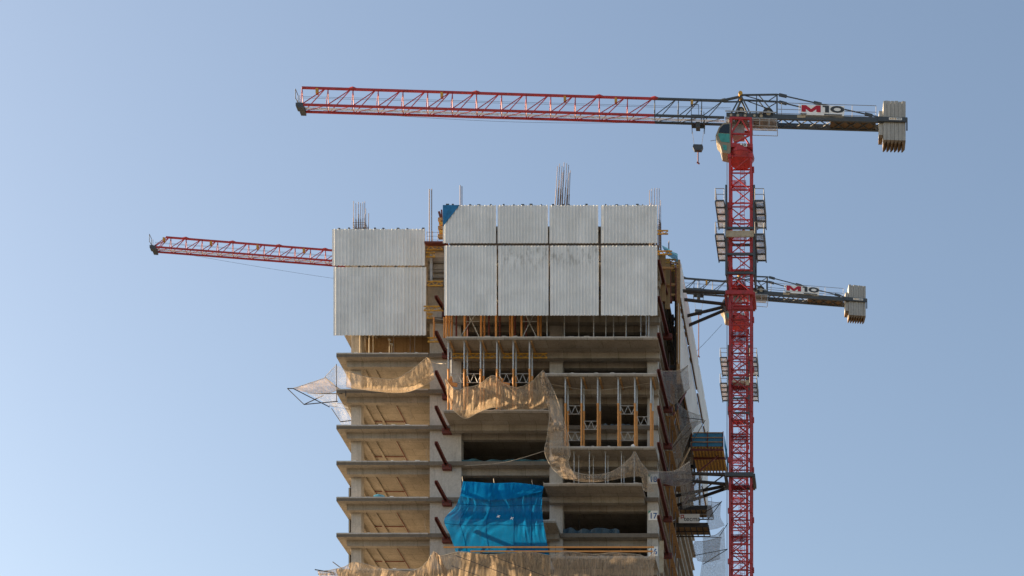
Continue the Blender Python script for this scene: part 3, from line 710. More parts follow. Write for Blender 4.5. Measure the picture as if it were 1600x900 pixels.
# ------------------------------------------------------------------ guard rails above the bottom net
for i, py in enumerate((855, 861.5)):
    t = tag(MB().bar(P(693 + i * 42, py, 156.2), P(1022 - i * 2, py, 156.2), .06, .13).build('guard_rail', M['orange'], base=P(693, py, 156.2)), ['upper', 'lower'][i] + ' long orange guard rail above the bottom net', 'rail', 'orange guard rails')
for i, px in enumerate([716, 751, 790, 806, 850, 868, 884, 925, 970, 1000, 1018]):
    tag(MB().bar(P(px, 852, 156.3), P(px, 872, 156.3), .05, .05).build('rail_post', M['rebar'], base=P(px, 872, 156.3)), f'{ORD[i] if i and i < 10 else ("leftmost" if i == 0 else "rightmost")} slim post from left carrying the orange guard rails', 'post', 'guard rail posts')
for i, (a, b) in enumerate([((712, 868), (905, 940)), ((705, 884), (850, 936)), ((762, 866), (930, 930))]):
    tag(MB().tube(P(*a, 154.9), P(*b, 154.9), .025, 5).build('shadow_line', M['cable'], base=P(*b, 154.9)), ['highest', 'lowest', 'rightmost'][i] + ' dark shadow line modelled as a tube across the sunlit bottom net', 'cable', 'shadow lines on the bottom net')  # dark tubes drawn in place of slanting shadows on the net

# ------------------------------------------------------------------ number boards
def text_mesh(txt, size, bold=0.0, sx=1.0):
    cu = bpy.data.curves.new('lettering', 'FONT'); cu.body = txt; cu.size = size; cu.offset = bold; cu.extrude = 0.004
    cu.align_x = 'CENTER'; cu.align_y = 'CENTER'
    ob = bpy.data.objects.new('lettering', cu); C.objects.link(ob)
    bpy.context.view_layer.update()
    me = bpy.data.meshes.new_from_object(ob)
    bpy.data.objects.remove(ob); bpy.data.curves.remove(cu)
    for v in me.vertices: v.co.x *= sx
    return me
def lettering(txt, pos, size, mat, parent, bold=0.0, sx=1.0, M3=None):
    me = text_mesh(txt, size, bold, sx)
    rot = M3 or Matrix.Rotation(math.radians(90), 4, 'X')
    base = BASE[parent.name]
    me.transform(Matrix.Translation(Vector(pos) - base) @ rot)
    me.materials.clear(); me.materials.append(mat)
    o = bpy.data.objects.new('lettering', me); C.objects.link(o); o.parent = parent
    return reg(o, base)
for num, (px0, px1, py0, py1) in {'18': (1013, 1028, 741, 756), '17': (1013, 1027.5, 798, 813), '16': (1013, 1028, 854, 869)}.items():
    Y = YL + .17
    x0, x1, z1, z0 = XA(px0, Y), XA(px1, Y), ZA(py0, Y), ZA(py1, Y)
    t = thing('number_board', {'18': 'white number board reading 18, half veiled by the sagging net', '17': 'white number board reading 17, fully in view on the corner column', '16': 'lowest white number board reading 16, behind the orange guard rails'}[num], 'sign', ((x0+x1)/2, Y, z0), 'floor number boards')
    MB().box(x0, x1, Y - .02, Y + .028, z0, z1).build('board', M['white'], t)
    MB().prism([(x0 + .01, Y - .028, z1 - .01), (x0 + .28, Y - .028, z1 - .01), (x0 + .01, Y - .028, z1 - .28)], (0, .006, 0)).build('green_corner', M['sign_green'], t)
    lettering(num, ((x0+x1)/2 + .02, Y - .03, (z0+z1)/2 - .06), .72, M['sign_blue'], t, .012)

# ------------------------------------------------------------------ right-hand face: deck, platforms, sign
deck = thing('loading_deck', 'cantilevered loading deck with blue sheeted guard and timber joists', 'platform', P(1080, 700, 178))
xa, xb = XA(1081, 178), XA(1130, 178); zd = ZA(700, 178); y0, y1 = 178, 183.2
MB().box(xa, xb, y0, y1, zd + .12, zd + .18).build('deck_boards', M['timber'], deck)
for i in range(10):
    x = xa + .12 + (xb - xa - .24) * i / 9
    MB().box(x - .06, x + .06, y0 + .02, y1, zd - .08, zd + .119).build('joist', M['yellow'], deck)
for y in (y0 - .06, y0 + 1.8, y1 - .1): MB().box(xa - .05, xb + .05, y, y + .14, zd - .26, zd - .082).build('bearer', M['oxide'], deck)
for x in (xa, (xa+xb)/2, xb): MB().box(x - .04, x + .04, y0 - .12, y0 - .04, zd, zd + 1.65).build('guard_post', M['oxide'], deck)
for y in (y0 + 2.5, y1): MB().box(xb + .02, xb + .1, y - .04, y + .04, zd, zd + 1.5).build('guard_post', M['oxide'], deck)
for zz in (.5, .95, 1.45): MB().box(xa, xb, y0 - .17, y0 - .125, zd + zz, zd + zz + .09).build('guard_rail', M['timber'], deck)
MB().box(xa, xb, y0 - .03, y0 - .01, zd + .15, zd + 1.5).build('blue_guard_sheet', M['tarp_pale'], deck)
MB().box(xb + .11, xb + .13, y0, y1, zd + .15, zd + 1.3).build('blue_guard_sheet', M['tarp_pale'], deck)
MB().bar((xb - .6, y0 + 1, zd - .3), (XR + .1, y0 + 1, zd - 3.4), .12, .12).build('strut', M['oxide'], deck)
MB().bar((xb - .1, y1 - .3, zd - .3), (XR + .1, y1 - .3, zd - 3.4), .1, .1).build('strut', M['black_steel'], deck)
for i, (px0, px1, py0, py1, Y) in enumerate([(1062, 1112, 794, 809.5, 174), (1050, 1106.5, 821, 836.5, 172)]):
    t = thing('catch_platform', ['upper', 'lower'][i] + ' dark catch platform ' + ['behind', 'below'][i] + ' the white company board', 'platform', P(px0, py0, Y), 'dark catch platforms')
    x0, x1, z = XA(px0, Y), XA(px1, Y), ZA(py0, Y); dpt = (VY - py0) * Y / (VY - py1) - Y
    for j in range(6):
        a = x0 + (x1 - x0) * j / 6
        MB().box(a + .02, a + (x1 - x0)/6 - .02, Y, Y + dpt, z + .05, z + .10).build('board', M['plywood'], t)
    for j in range(7):
        a = x0 + (x1 - x0) * j / 6
        MB().box(a - .05, a + .05, Y - .02, Y + dpt, z - .08, z + .048).build('cross_bar', M['black_steel'], t)
    for f in (0, .5, 1): MB().box(x0, x1, Y + dpt * f - .07, Y + dpt * f + .07, z - .16, z - .082).build('beam', M['black_steel'], t)
    MB().box(x0, x1, Y - .06, Y - .022, z - .1, z + .25).build('toe_board', M['black_steel'], t)
    for j in range(4):
        a = x0 + (x1 - x0) * j / 3
        MB().tube((a, Y, z + .2), (a, Y, z + 1.1), .02, 5).build('post', M['galv'], t)
    MB().tube((x0, Y, z + 1.1), (x1, Y, z + 1.1), .02, 5).build('rail', M['galv'], t)
Y = 171.5
t = thing('company_board', 'white company board reading tecma between two dark platforms', 'sign', P(1077, 817, Y))
x0, x1, z0, z1 = XA(1060.5, Y), XA(1093, Y), ZA(817, Y), ZA(803, Y)
MB().box(x0, x1, Y, Y + .04, z0, z1).build('board', M['white'], t)
lettering('tecma', (x0 + 1.32, Y - .01, (z0+z1)/2 - .06), .62, M['sign_dark'], t, .004, 1.08)
fr = MB()
lx, lz, s = x0 + .2, z1 - .42, .32
for a in ((lx, lx + s, lz + s - .07, lz + s), (lx, lx + .07, lz - .08, lz + s - .07), (lx + s - .07, lx + s, lz, lz + s - .07), (lx + .07, lx + s - .07, lz, lz + .07)):
    fr.box(a[0], a[1], Y - .014, Y - .004, a[2], a[3])
fr.build('red_logo', M['sign_red'], t)
tag(MB().box(XA(1030, 160.3), XA(1037, 160.3), 160.3, 160.36, ZA(896, 160.3), ZA(845, 160.3)).box(XA(1030, 160.3), XA(1037, 160.3), 160.24, 160.297, ZA(872, 160.3), ZA(869, 160.3)).build('plywood_strip', M['cream'], base=P(1033, 896, 160.3)), 'narrow yellowish plywood strip on the right corner below the number 17', 'plywood')
# climbing rails and dark steel between tower face and side screens
for i, (y, zt_, zb_) in enumerate([(165.4, 98, 86), (169.5, 98, 88), (173.6, 98, 88), (178.4, 98, 88), (183.4, 97, 88), (189.3, 97, 88)]):
    t = thing('climbing_rail', ORD[i] + ' dark vertical climbing rail between tower and side screens', 'rail', (XS - .55, y, zb_), 'climbing rails on the side face')
    for s in (-.09, .09): MB().box(XS - .62, XS - .42, y + s - .04, y + s + .04, zb_, zt_).build('channel', M['black_steel'], t)
    z = zb_ + .4; m = MB()
    while z < zt_: m.box(XS - .60, XS - .44, y - .05, y + .05, z, z + .06); z += .5
    m.build('rung', M['black_steel'], t)
    MB().box(XR, XS - .62, y - .1, y + .1, zb_ + 4, zb_ + 4.3).build('anchor', M['black_steel'], t)
MB().box(XS - .34, XS - .02, 164.45, 164.7, ZA(600, 164.6), ZA(407, 164.6)).build('end_post', M['timber'], base=(XS - .2, 164.6, ZA(600, 164.6)))
tag(bpy.data.objects['end_post'], 'tall timber edge post in front of the side-face screens', 'post')

# ------------------------------------------------------------------ tower cranes
def crane(px0, Y, yb, jib_len, bay, hj, heading, sect, red_from, nblocks, label, trolley_u, hook_drop, S, frame_w, topm, seedn):
    """local u: along the counter-jib (to the right), v: away from camera, w: up from the jib's bottom chords"""
    rnd = random.Random(seedn)
    X0 = XA(px0, Y); Z0 = ZA(yb, Y)
    t = thing('tower_crane', label, 'crane', (X0, Y, 0))
    ch, sh = math.cos(heading), math.sin(heading)
    def L(u, v, w): return Vector((X0 + u*ch - v*sh, Y + u*sh + v*ch, Z0 + w))
    def D(u, v, w): return Vector((X0 + u, Y + v, Z0 + w))        # mast: not turned
    R_, K_ = M['crane_red'], M['dark_steel']
    # ---- jib
    hw = 0.5; u = -1.6; i = 0
    ends = [-1.6] if sect == 3 else [-1.6, -8.3, -13.6, -25.3, -37.0, -jib_len]
    while -ends[-1] < jib_len - .1:
        ends.append(-min(jib_len, -ends[-1] + bay * sect))
    for a, b in zip(ends[:-1], ends[1:]):
        n = max(1, round((a - b) / bay)); mat = K_ if -a < red_from - .1 else R_
        ch_ = MB(); tipn = abs(b + jib_len) < .2
        topb = b + (1.3 if tipn and hj < 1.7 else 0)
        ch_.bar(L(a, 0, hj), L(topb, 0, hj), .17, .17)
        for s in (-1, 1): ch_.bar(L(a, s*hw, 0), L(b, s*hw, 0), .15, .17)
        sec = ch_.build('jib_section', mat, t)
        lac = MB(); st = (a - b) / n
        for k in range(n):
            ua, ub = a - k*st, a - (k+1)*st
            for s in (-1, 1):
                lac.tube(L(ua - st*.08, 0, hj), L(ub + st*.02, s*hw, 0), .042, 5)          # long diagonal
                if ub > topb - .01: lac.tube(L(ub, s*hw, 0), L(ub - (0 if ub-.2 < topb else -.05), 0, hj), .042, 5)
            lac.tube(L(ua, -hw, 0), L(ub, hw, 0), .03, 5); lac.tube(L(ub, -hw, 0), L(ub, hw, 0), .03, 5)
        if topb > b: 
            for s in (-1, 1): lac.tube(L(topb, 0, hj), L(b, s*hw, .05), .045, 5)
        lac.build('lacing', mat, sec)
        wk = MB()
        wk.add([L(a, -.02, .06), L(b, -.02, .06), L(b, .3, .06), L(a, .3, .06), L(a, -.02, .09), L(b, -.02, .09), L(b, .3, .09), L(a, .3, .09)],
               [(0,1,2,3),(4,5,6,7),(0,1,5,4),(1,2,6,5),(2,3,7,6),(3,0,4,7)])
        wk.build('walkway', M['grate'], sec)
        kn = MB().tube(L(a + .35, 0, hj + .03), L(a, 0, hj + .05), .10, 8, .19).tube(L(a, 0, hj + .05), L(a - .4, 0, hj + .03), .19, 8, .10)
        kn.build('joint', mat, sec)
        for k in range(max(1, n // 3)):
            uu = a - (k*3 + 1.4) * st
            if uu > b: MB().bar(L(uu, -.08, hj - .15), L(uu, -.08, hj - .62), .22, .3).build('rope_guide', M['yellow'], sec)
    tp = -jib_len
    tip = MB()
    tip.bar(L(tp, -hw - .1, -.1), L(tp, hw + .1, -.1), .5, .45).bar(L(tp - .35, -.4, .1), L(tp - .35, .4, .1), .3, .3)
    for s in (-.45, .45):
        tip.tube(L(tp - .1, s, .1), L(tp - .5, s, .6), .035).tube(L(tp - .5, s, .6), L(tp - .5, s, 1.5), .035).tube(L(tp - .1, s, .1), L(tp - .1, s, .9), .03)
    tip.tube(L(tp - .5, -.45, 1.5), L(tp - .5, .45, 1.5), .035).tube(L(tp - .5, -.45, .7), L(tp - .5, .45, .7), .03)
    tip.build('jib_end', K_, t)
    rp = MB()
    for w0 in (hj * .62, hj * .55): rp.tube(L(-1, 0, w0 + .1), L(tp, 0, w0 - .1), .014, 4)
    n = 30
    pts = [L(-6 + (tp + 8) * k / n, 0, -.15 - (hook_drop[1] * math.sin(math.pi * (k / n) ** .9))) for k in range(n + 1)]
    rp.path(pts, .014, 4); rp.build('jib_rope', M['cable'], t)
    # ---- tower head
    hd = MB()
    top = L(0, 0, topm)
    for s in (-1, 1):
        for uu in (-.95, .95):
            hd.bar(L(uu, s*.62, .3), L(0, s*.32, topm - .12), .13, .13)
        hd.bar(L(0, s*.35, topm - .1), L(3.46, s*.5, topm - .05), .12, .12)
        hd.bar(L(3.46, s*.5, topm), L(3.46, s*.5, -.1), .13, .13)
        hd.bar(L(1.7, s*.42, topm - .1), L(3.3, s*.55, .4), .08, .08)
        hd.bar(L(1.5, s*.42, topm - .1), L(1.45, s*.5, .3), .08, .08)
        hd.bar(L(.3, s*.32, topm - .1), L(2.5, s*.45, topm - .75), .06, .06)
        hd.bar(L(2.5, s*.45, topm - .75), L(3.4, s*.5, topm - .15), .06, .06)
    hd.bar(L(0, -.4, topm), L(0, .4, topm), .22, .22).bar(L(3.46, -.5, topm - .05), L(3.46, .5, topm - .05), .14, .14)
    hd.bar(L(0, 0, topm), L(-1.7, 0, hj + .05), .16, .16).bar(L(0, 0, topm - .5), L(-1.7, 0, hj - .1), .1, .1)
    hd.build('tower_head', K_, t)
    MB().tube(L(-.05, -.45, topm + .05), L(-.05, .45, topm + .05), .2, 10).build('head_sheave', M['yellow'], t)
    tie = MB()
    for s in (-1, 1):
        a, b = L(3.46, s*.5, topm - .02), L(13.3, s*.62, .42)
        tie.bar(a, b, .07, .09)
        for f in (.02, .36, .86): c = a + (b - a)*f; e = a + (b - a)*(f + .075); tie.bar(c, e, .12, .26)
    tie.build('tie_bar', K_, t)
    # ---- counter-jib
    Lc = 13.7
    for s in (-1, 1): MB().bar(L(-1.4, s*.62, .12), L(Lc + .1, s*.62, .12), .2, .46).build('counter_jib_beam', K_, t)
    lac = MB()
    for k in range(10):
        u0, u1 = 1.6 + k*1.2, 2.8 + k*1.2
        lac.bar(L(u0, -.6, -.05), L(u1, .6, -.05), .07, .07).bar(L(u0, .6, -.06), L(u1, -.6, -.06), .07, .07)
    lac.build('counter_jib_lacing', K_, t)
    MB().add([L(8.6, -.5, .0), L(13, -.5, .0), L(13, .5, .0), L(8.6, .5, .0), L(8.6, -.5, .06), L(13, -.5, .06), L(13, .5, .06), L(8.6, .5, .06)],
             [(0,1,2,3),(4,5,6,7),(0,1,5,4),(1,2,6,5),(2,3,7,6),(3,0,4,7)]).build('counter_jib_deck', M['deck_and_shade_brown'], t)
    rl = MB()
    for s in (-1, 1):
        for w in (.8, 1.42): rl.tube(L(3.5, s*.75, w), L(13.0, s*.75, w), .025, 5)
        for uu in (3.9, 5.6, 8.3, 10.7, 13.0): rl.tube(L(uu, s*.75, .3), L(uu, s*.75, 1.42), .025, 5)
    rl.build('counter_jib_rail', M['rail_grey'], t)
    # winch machinery on the platform over the mast
    pl = MB().add([L(-1.5, -.85, -.25), L(3.4, -.85, -.25), L(3.4, .85, -.25), L(-1.5, .85, -.25), L(-1.5, -.85, -.17), L(3.4, -.85, -.17), L(3.4, .85, -.17), L(-1.5, .85, -.17)],
             [(0,1,2,3),(4,5,6,7),(0,1,5,4),(1,2,6,5),(2,3,7,6),(3,0,4,7)])
    pl.build('machine_deck', M['grate'], t)
    for uu, r, w, mt in ((-1.0, .28, .1, 'galv'), (-.35, .3, .1, 'black_steel'), (.35, .3, .1, 'galv'), (1.25, .28, .1, 'black_steel'), (1.9, .34, .1, 'cream'), (2.6, .52, .42, 'black_steel'), (0.0, .35, .6, 'black_steel')):
        MB().tube(L(uu, -.72, w), L(uu, .6, w), r, 14).build('winch_drum', M[mt], t)
        MB().tube(L(uu + .05, -.76, w), L(uu + .05, -.725, w), r * .45, 10).build('winch_hub', M['cream'], t)
    MB().bar(L(-1.5, -.8, .44), L(3.4, -.8, .44), .06, .10).bar(L(-1.5, -.8, -.2), L(3.4, -.8, -.2), .06, .12).build('machine_frame', M['galv'], t)
    MB().bar(L(1.0, -.2, .15), L(3.1, -.2, .15), .9, .55).build('winch_case', M['black_steel'], t)
    # hanging service gangway
    gw = MB()
    for w in (-.95, -.45): gw.tube(L(1.1, -.9, w), L(3.5, -.9, w), .03, 5); gw.tube(L(1.1, .5, w), L(3.5, .5, w), .03, 5)
    for uu in (1.15, 1.8, 2.7, 3.45): gw.tube(L(uu, -.9, -1.0), L(uu, -.9, -.2), .03, 5)
    gw.bar(L(1.1, -.9, -.95), L(1.1, .5, -.95), .06, .06).bar(L(3.5, -.9, -.95), L(3.5, .5, -.95), .06, .06)
    gw.build('gangway_rail', M['galv'], t)
    # ---- counterweights
    bw = 2.18 / nblocks; ub = Lc
    for k in range(nblocks):
        a, b = ub + k*bw + .012, ub + (k+1)*bw - .012
        prof = [L(a, -.62, 2.02 + rnd.uniform(-.05, .05)), L(b, -.62, 2.02 + rnd.uniform(-.05, .05)), L(b, -.62, -1.75), L(a + .6*(b-a), -.62, -2.8), L(a, -.62, -2.8)]
        MB().prism(prof[:3] + [L(b, -.62, -2.1), L(a, -.62, -2.1)][0:0] + [L(a, -.62, -1.75)], Vector((-sh, ch, 0)) * 1.24).build('counterweight_block', M['ballast'], t)
        MB().prism([L(a, -.62, -1.752), L(b, -.62, -1.752), L(b, -.62, -1.85), L(a + .3*(b-a), -.62, -2.12), L(a, -.62, -2.12)], Vector((-sh, ch, 0)) * 1.24).build('underside_wedge', M['deck_and_shade_brown'], t)  # added wedge, its brown painting the shaded underside of the block
    MB().prism([L(ub - .4, -.5, 1.1), L(ub - .02, -.5, 1.1), L(ub - .02, -.5, -1.2), L(ub - .4, -.5, -1.2)], Vector((-sh, ch, 0)) * 1.0).build('counterweight_block', M['ballast'], t)
    MB().prism([L(ub - .42, -.5, -1.202), L(ub - .04, -.5, -1.202), L(ub - .06, -.5, -1.5), L(ub - .42, -.5, -1.5)], Vector((-sh, ch, 0)) * 1.0).build('underside_wedge', M['deck_and_shade_brown'], t)
    MB().bar(L(Lc - .5, -.75, .14), L(ub + 2.32, -.75, .14), .14, .42).bar(L(ub + 2.28, -.75, .3), L(ub + 2.28, -.75, -.85), .14, .16).build('weight_strap', K_, t)
    pk = MB().bar(L(ub + .55, -.83, .16), L(ub + 1.8, -.83, .16), .03, .22).build('maker_plate', M['white'], t)
    for j in range(7):
        MB().bar(L(ub + .63 + j*.165, -.85, .16), L(ub + .73 + j*.165, -.85, .16), .012, .14 if j % 2 else .10).build('plate_mark', M['yellow'] if j < 4 else M['sign_dark'], pk)
    MB().bar(L(5.4, -.74, .16), L(6.2, -.74, .16), .03, .22).build('maker_plate', M['cream'], t)
    # ---- M10 board
    sb = MB().bar(L(5.75, -.86, .86), L(9.95, -.86, .86), .03, .72).build('name_board', M['white'], t)
    rot = Matrix.Rotation(heading, 4, 'Z') @ Matrix.Rotation(math.radians(90), 4, 'X')
    # wide letters as polygons: M
    def poly(pts, mat, nm='letter'):
        q = [L(a, -.885, w) for a, w in pts]
        MB().prism(q, Vector((-sh, ch, 0)) * .008).build(nm, mat, sb)
    w0, w1 = .54, 1.18; m0 = 5.82
    poly([(m0, w0), (m0, w1), (m0 + .42, w1), (m0 + .42, w0)], M['sign_red'])
    poly([(m0 + 1.42, w0), (m0 + 1.42, w1), (m0 + 1.84, w1), (m0 + 1.84, w0)], M['sign_red'])
    poly([(m0 + .421, w1), (m0 + .421, w1 - .36), (m0 + .80, w0), (m0 + 1.04, w0), (m0 + 1.419, w1 - .36), (m0 + 1.419, w1), (m0 + 1.40, w1), (m0 + .92, w0 + .28), (m0 + .44, w1)], M['sign_red'])
    d0 = m0 + 2.02
    poly([(d0, w1), (d0, w1 - .14), (d0 + .24, w1 - .14), (d0 + .24, w0), (d0 + .62, w0), (d0 + .62, w1)], M['sign_dark'])
    o0 = d0 + .8; cx, cw = o0 + .62, (w0 + w1)/2
    n = 28; out = [(cx + .68*math.cos(2*math.pi*k/n), cw + .33*math.sin(2*math.pi*k/n)) for k in range(n)]
    inn = [(cx + .34*math.cos(2*math.pi*k/n), cw + .16*math.sin(2*math.pi*k/n)) for k in range(n)]
    q = [L(a, -.885, w) for a, w in out] + [L(a, -.885, w) for a, w in inn]
    ring = [(k, (k+1) % n, n + (k+1) % n, n + k) for k in range(n)]
    MB().add(q, ring).build('letter', M['sign_dark'], sb)
    MB().bar(L(5.7, -.86, .36), L(9.9, -.86, .36), .03, .2).build('lower_board', M['white'], t)
    for a, b in ((5.7, 6.3), (8.0, 9.7)): MB().bar(L(a, -.885, .33), L(b, -.885, .33), .012, .11).build('lower_board_mark', M['sign_dark'], t)
    # ---- trolley and hook
    tr = MB()
    for s in (-1, 1):
        tr.bar(L(trolley_u - .65, s*.72, -.12), L(trolley_u + .65, s*.72, -.12), .1, .3)
        for uu in (-.6, .6): tr.bar(L(trolley_u + uu, s*.72, -.8), L(trolley_u + uu, s*.72, 1.0 if uu < 0 else .35), .06, .06)
    for uu in (-.6, .6): tr.bar(L(trolley_u + uu, -.72, -.25), L(trolley_u + uu, .72, -.25), .1, .12)
    tr.bar(L(trolley_u - .6, -.72, 1.0), L(trolley_u + .1, -.72, 1.0), .05, .05).bar(L(trolley_u + .1, -.72, 1.0), L(trolley_u + .1, -.72, 0), .05, .05)
    tr.bar(L(trolley_u, -.3, -.6), L(trolley_u, .3, -.6), .4, .5)
    o = tr.build('trolley', K_, t)
    hk = hook_drop[0]; hb = MB()
    hb.prism([L(trolley_u - .42, -.18, -hk + .32), L(trolley_u + .42, -.18, -hk + .32), L(trolley_u + .5, -.18, -hk + .1), L(trolley_u + .34, -.18, -hk - .22), L(trolley_u - .34, -.18, -hk - .22), L(trolley_u - .5, -.18, -hk + .1)], Vector((-sh, ch, 0))*.36)
    hb.build('hook_block', K_, t)
    MB().tube(L(trolley_u, 0, -hk - .2), L(trolley_u, 0, -hk - hook_drop[2]), .06, 6).bar(L(trolley_u - .1, 0, -hk - hook_drop[2]), L(trolley_u + .14, 0, -hk - hook_drop[2] - .15), .1, .12).build('hook', M['oxide'], t)
    hr = MB()
    for s in (-1, 1): hr.tube(L(trolley_u + s*.6, 0, -.7), L(trolley_u + s*.35, 0, -hk + .3), .016, 4)
    hr.build('hoist_rope', M['cable'], t)
    # ---- rotating head below the jib: red frame, slewing ring, cab
    ht = MB(); hwm = 1.0
    for a in (-1, 1):
        for b in (-1, 1):
            ht.bar(L(a*.95, b*.95, -.3), L(a*hwm, b*hwm, -3.0), .24, .24)
    for b in (-1, 1):
        ht.bar(L(-.95, b*.97, -.35), L(.95, b*.97, -.35), .16, .2); ht.bar(L(-.95, b*.97, -1.85), L(.95, b*.97, -1.85), .12, .14)
        ht.bar(L(-.9, b*.97, -1.75), L(0, b*.97, -.4), .12, .12); ht.bar(L(.9, b*.97, -1.75), L(0, b*.97, -.4), .12, .12)
        ht.bar(L(-.9, b*.97, -2.9), L(.9, b*.97, -1.9), .12, .12)
        ht.bar(L(b*.97, -.95, -1.85), L(b*.97, .95, -1.85), .12, .14); ht.bar(L(b*.97, -.9, -2.9), L(b*.97, .9, -.4), .12, .12)
    ht.build('slewing_frame', R_, t)
    MB().bar(L(-.25, .2, -.4), L(-.25, .2, -1.5), 1.1, .9).build('switch_cabinet', M['galv'], t)
    MB().add([], []).tube(L(0, 0, -3.0), L(0, 0, -3.55), 1.15, 24, 1.28).build('slewing_ring', R_, t)
    MB().tube(L(0, 0, -3.56), L(0, 0, -4.0), 1.24, 24, 1.05).build('slewing_ring', R_, t)
    MB().bar(L(-1.15, -1.05, -3.0), L(1.15, -1.05, -3.0), .1, .35).bar(L(-1.15, 1.05, -3.0), L(1.15, 1.05, -3.0), .1, .35).bar(L(-1.1, -1, -3.0), L(-1.1, 1, -3.0), .1, .35).bar(L(1.1, -1, -3.0), L(1.1, 1, -3.0), .1, .35).build('ring_collar', R_, t)
    nb = MB().bar(L(-.05, -1.12, -3.0), L(.6, -1.12, -3.0), .03, .28).build('number_plate', M['white'], t)
    lettering('10', L(.28, -1.145, -3.0), .32, M['sign_dark'], nb, .01, 1.3, M3=rot)
    cabp = [(-.98, -.9), (-1.65, -.95), (-2.1, -1.4), (-2.38, -2.1), (-2.3, -2.6), (-2.0, -2.95), (-1.8, -3.75), (-1.1, -3.9), (-.98, -3.7)]
    cab = MB().prism([L(a, -1.15, w) for a, w in cabp], Vector((-sh, ch, 0))*1.35).build('cab', M['cab_paint'], t)
    MB().prism([L(a, -1.175, w) for a, w in [(-1.08, -1.05), (-1.6, -1.1), (-2.0, -1.5), (-2.12, -1.9), (-1.08, -1.95)]], Vector((-sh, ch, 0))*.02).build('side_window', M['glass'], cab)
    MB().prism([L(a, -1.175, w) for a, w in [(-1.08, -2.0), (-2.13, -1.96), (-2.16, -2.2), (-1.9, -2.75), (-1.08, -2.85)]], Vector((-sh, ch, 0))*.02).build('side_window', M['teal'], cab)
    MB().prism([L(a, -1.175, w) for a, w in [(-1.35, -3.1), (-1.75, -3.05), (-1.65, -3.55), (-1.35, -3.6)]], Vector((-sh, ch, 0))*.02).build('side_window', M['teal'], cab)
    MB().prism([L(-2.14, -1.05, -1.46), L(-2.40, -1.05, -2.12), L(-2.42, -1.05, -2.12), L(-2.16, -1.05, -1.46)], Vector((-sh, ch, 0))*1.15).build('front_window', M['teal'], cab)
    MB().tube(L(-2.3, -1.0, -2.5), L(-2.9, -1.2, -2.75), .02, 4).build('wiper', M['black_steel'], cab)
    # ---- mast down to the ground
    zt = -4.0; zg = -Z0; hm = frame_w / 2 - .12
    bh = 1.62; nsec = int((zt - zg) / (bh * 3)) + 1
    ztop = zt
    for s_ in range(nsec):
        za, zb_ = ztop - s_*bh*3, max(zg, ztop - (s_+1)*bh*3)
        lg = MB()
        for a in (-1, 1):
            for b in (-1, 1): lg.bar(D(a*hm, b*hm, za), D(a*hm, b*hm, zb_), .2, .2, up=(0,1,0))
        ms = lg.build('mast_section', R_, t)
        br = MB(); vis = Z0 + za > ZA(960, Y)
        for k in range(3):
            zk, zn = za - k*bh, za - (k+1)*bh
            if zn < zg: break
            for b in (-1, 1):
                br.bar(D(-hm, b*hm, zk), D(hm, b*hm, zk), .08, .11); br.bar(D(b*hm, -hm, zk), D(b*hm, hm, zk), .08, .11)
                sg = 1 if (k + s_) % 2 else -1
                br.bar(D(-hm*sg, b*hm, zk), D(hm*sg, b*hm, zn), .075, .075); br.bar(D(b*hm, -hm*sg*b, zk), D(b*hm, hm*sg*b, zn), .075, .075)
        br.build('bracing', R_, ms)
        if vis:
            MB().box(X0 - hm + .13, X0 + hm - .5, Y - hm + .2, Y + hm - .2, Z0 + za - 2.2, Z0 + za - 2.14).build('rest_platform', M['red_grating'], ms)
            for a in (-1, 1):
                for b in (-1, 1): MB().box(X0 + a*(hm + .03) - .16, X0 + a*(hm + .03) + .16, Y + b*hm - .16, Y + b*hm + .16, Z0 + za - .22, Z0 + za + .22).build('joint_block', R_, ms)
            ld = MB()
            for a in (-.2, .2): ld.bar(D(a + .1, .3, za), D(a + .1, .3, zb_), .04, .04, up=(0,1,0))
            z = za
            while z > zb_: ld.bar(D(-.1, .3, z), D(.3, .3, z), .03, .03); z -= .3
            ld.build('ladder', M['crane_red'], ms)
    MB().box(X0 - 3, X0 + 3, Y - 3, Y + 3, 0, 1.0).build('crane_footing', M['concrete_pier'], t)
    MB().tube(D(-hm - .28, -hm, zt), D(-hm - .28, -hm, zt - 50), .03, 5).build('power_cable', M['cable'], t)
    # ---- climbing frame with side walkways
    zc = zt - 4.0; ho = hm + .32
    cf = MB()
    for a in (-1, 1):
        for b in (-1, 1): cf.bar(D(a*ho, b*ho, zc + 1.0), D(a*ho, b*ho, zc - 7.6), .2, .2, up=(0,1,0))
    for z in (zc - 3.1, zc - 5.6, zc - 7.4):
        for b in (-1, 1): cf.bar(D(-ho, b*ho, z), D(ho, b*ho, z), .14, .2); cf.bar(D(b*ho, -ho, z), D(b*ho, ho, z), .14, .2)
    cf.build('climbing_frame', K_, t)
    MB().bar(D(-ho, -ho - .15, zc - 3.75), D(ho, -ho - .15, zc - 3.75), .12, .6).build('climbing_yoke', M['cream'], t)
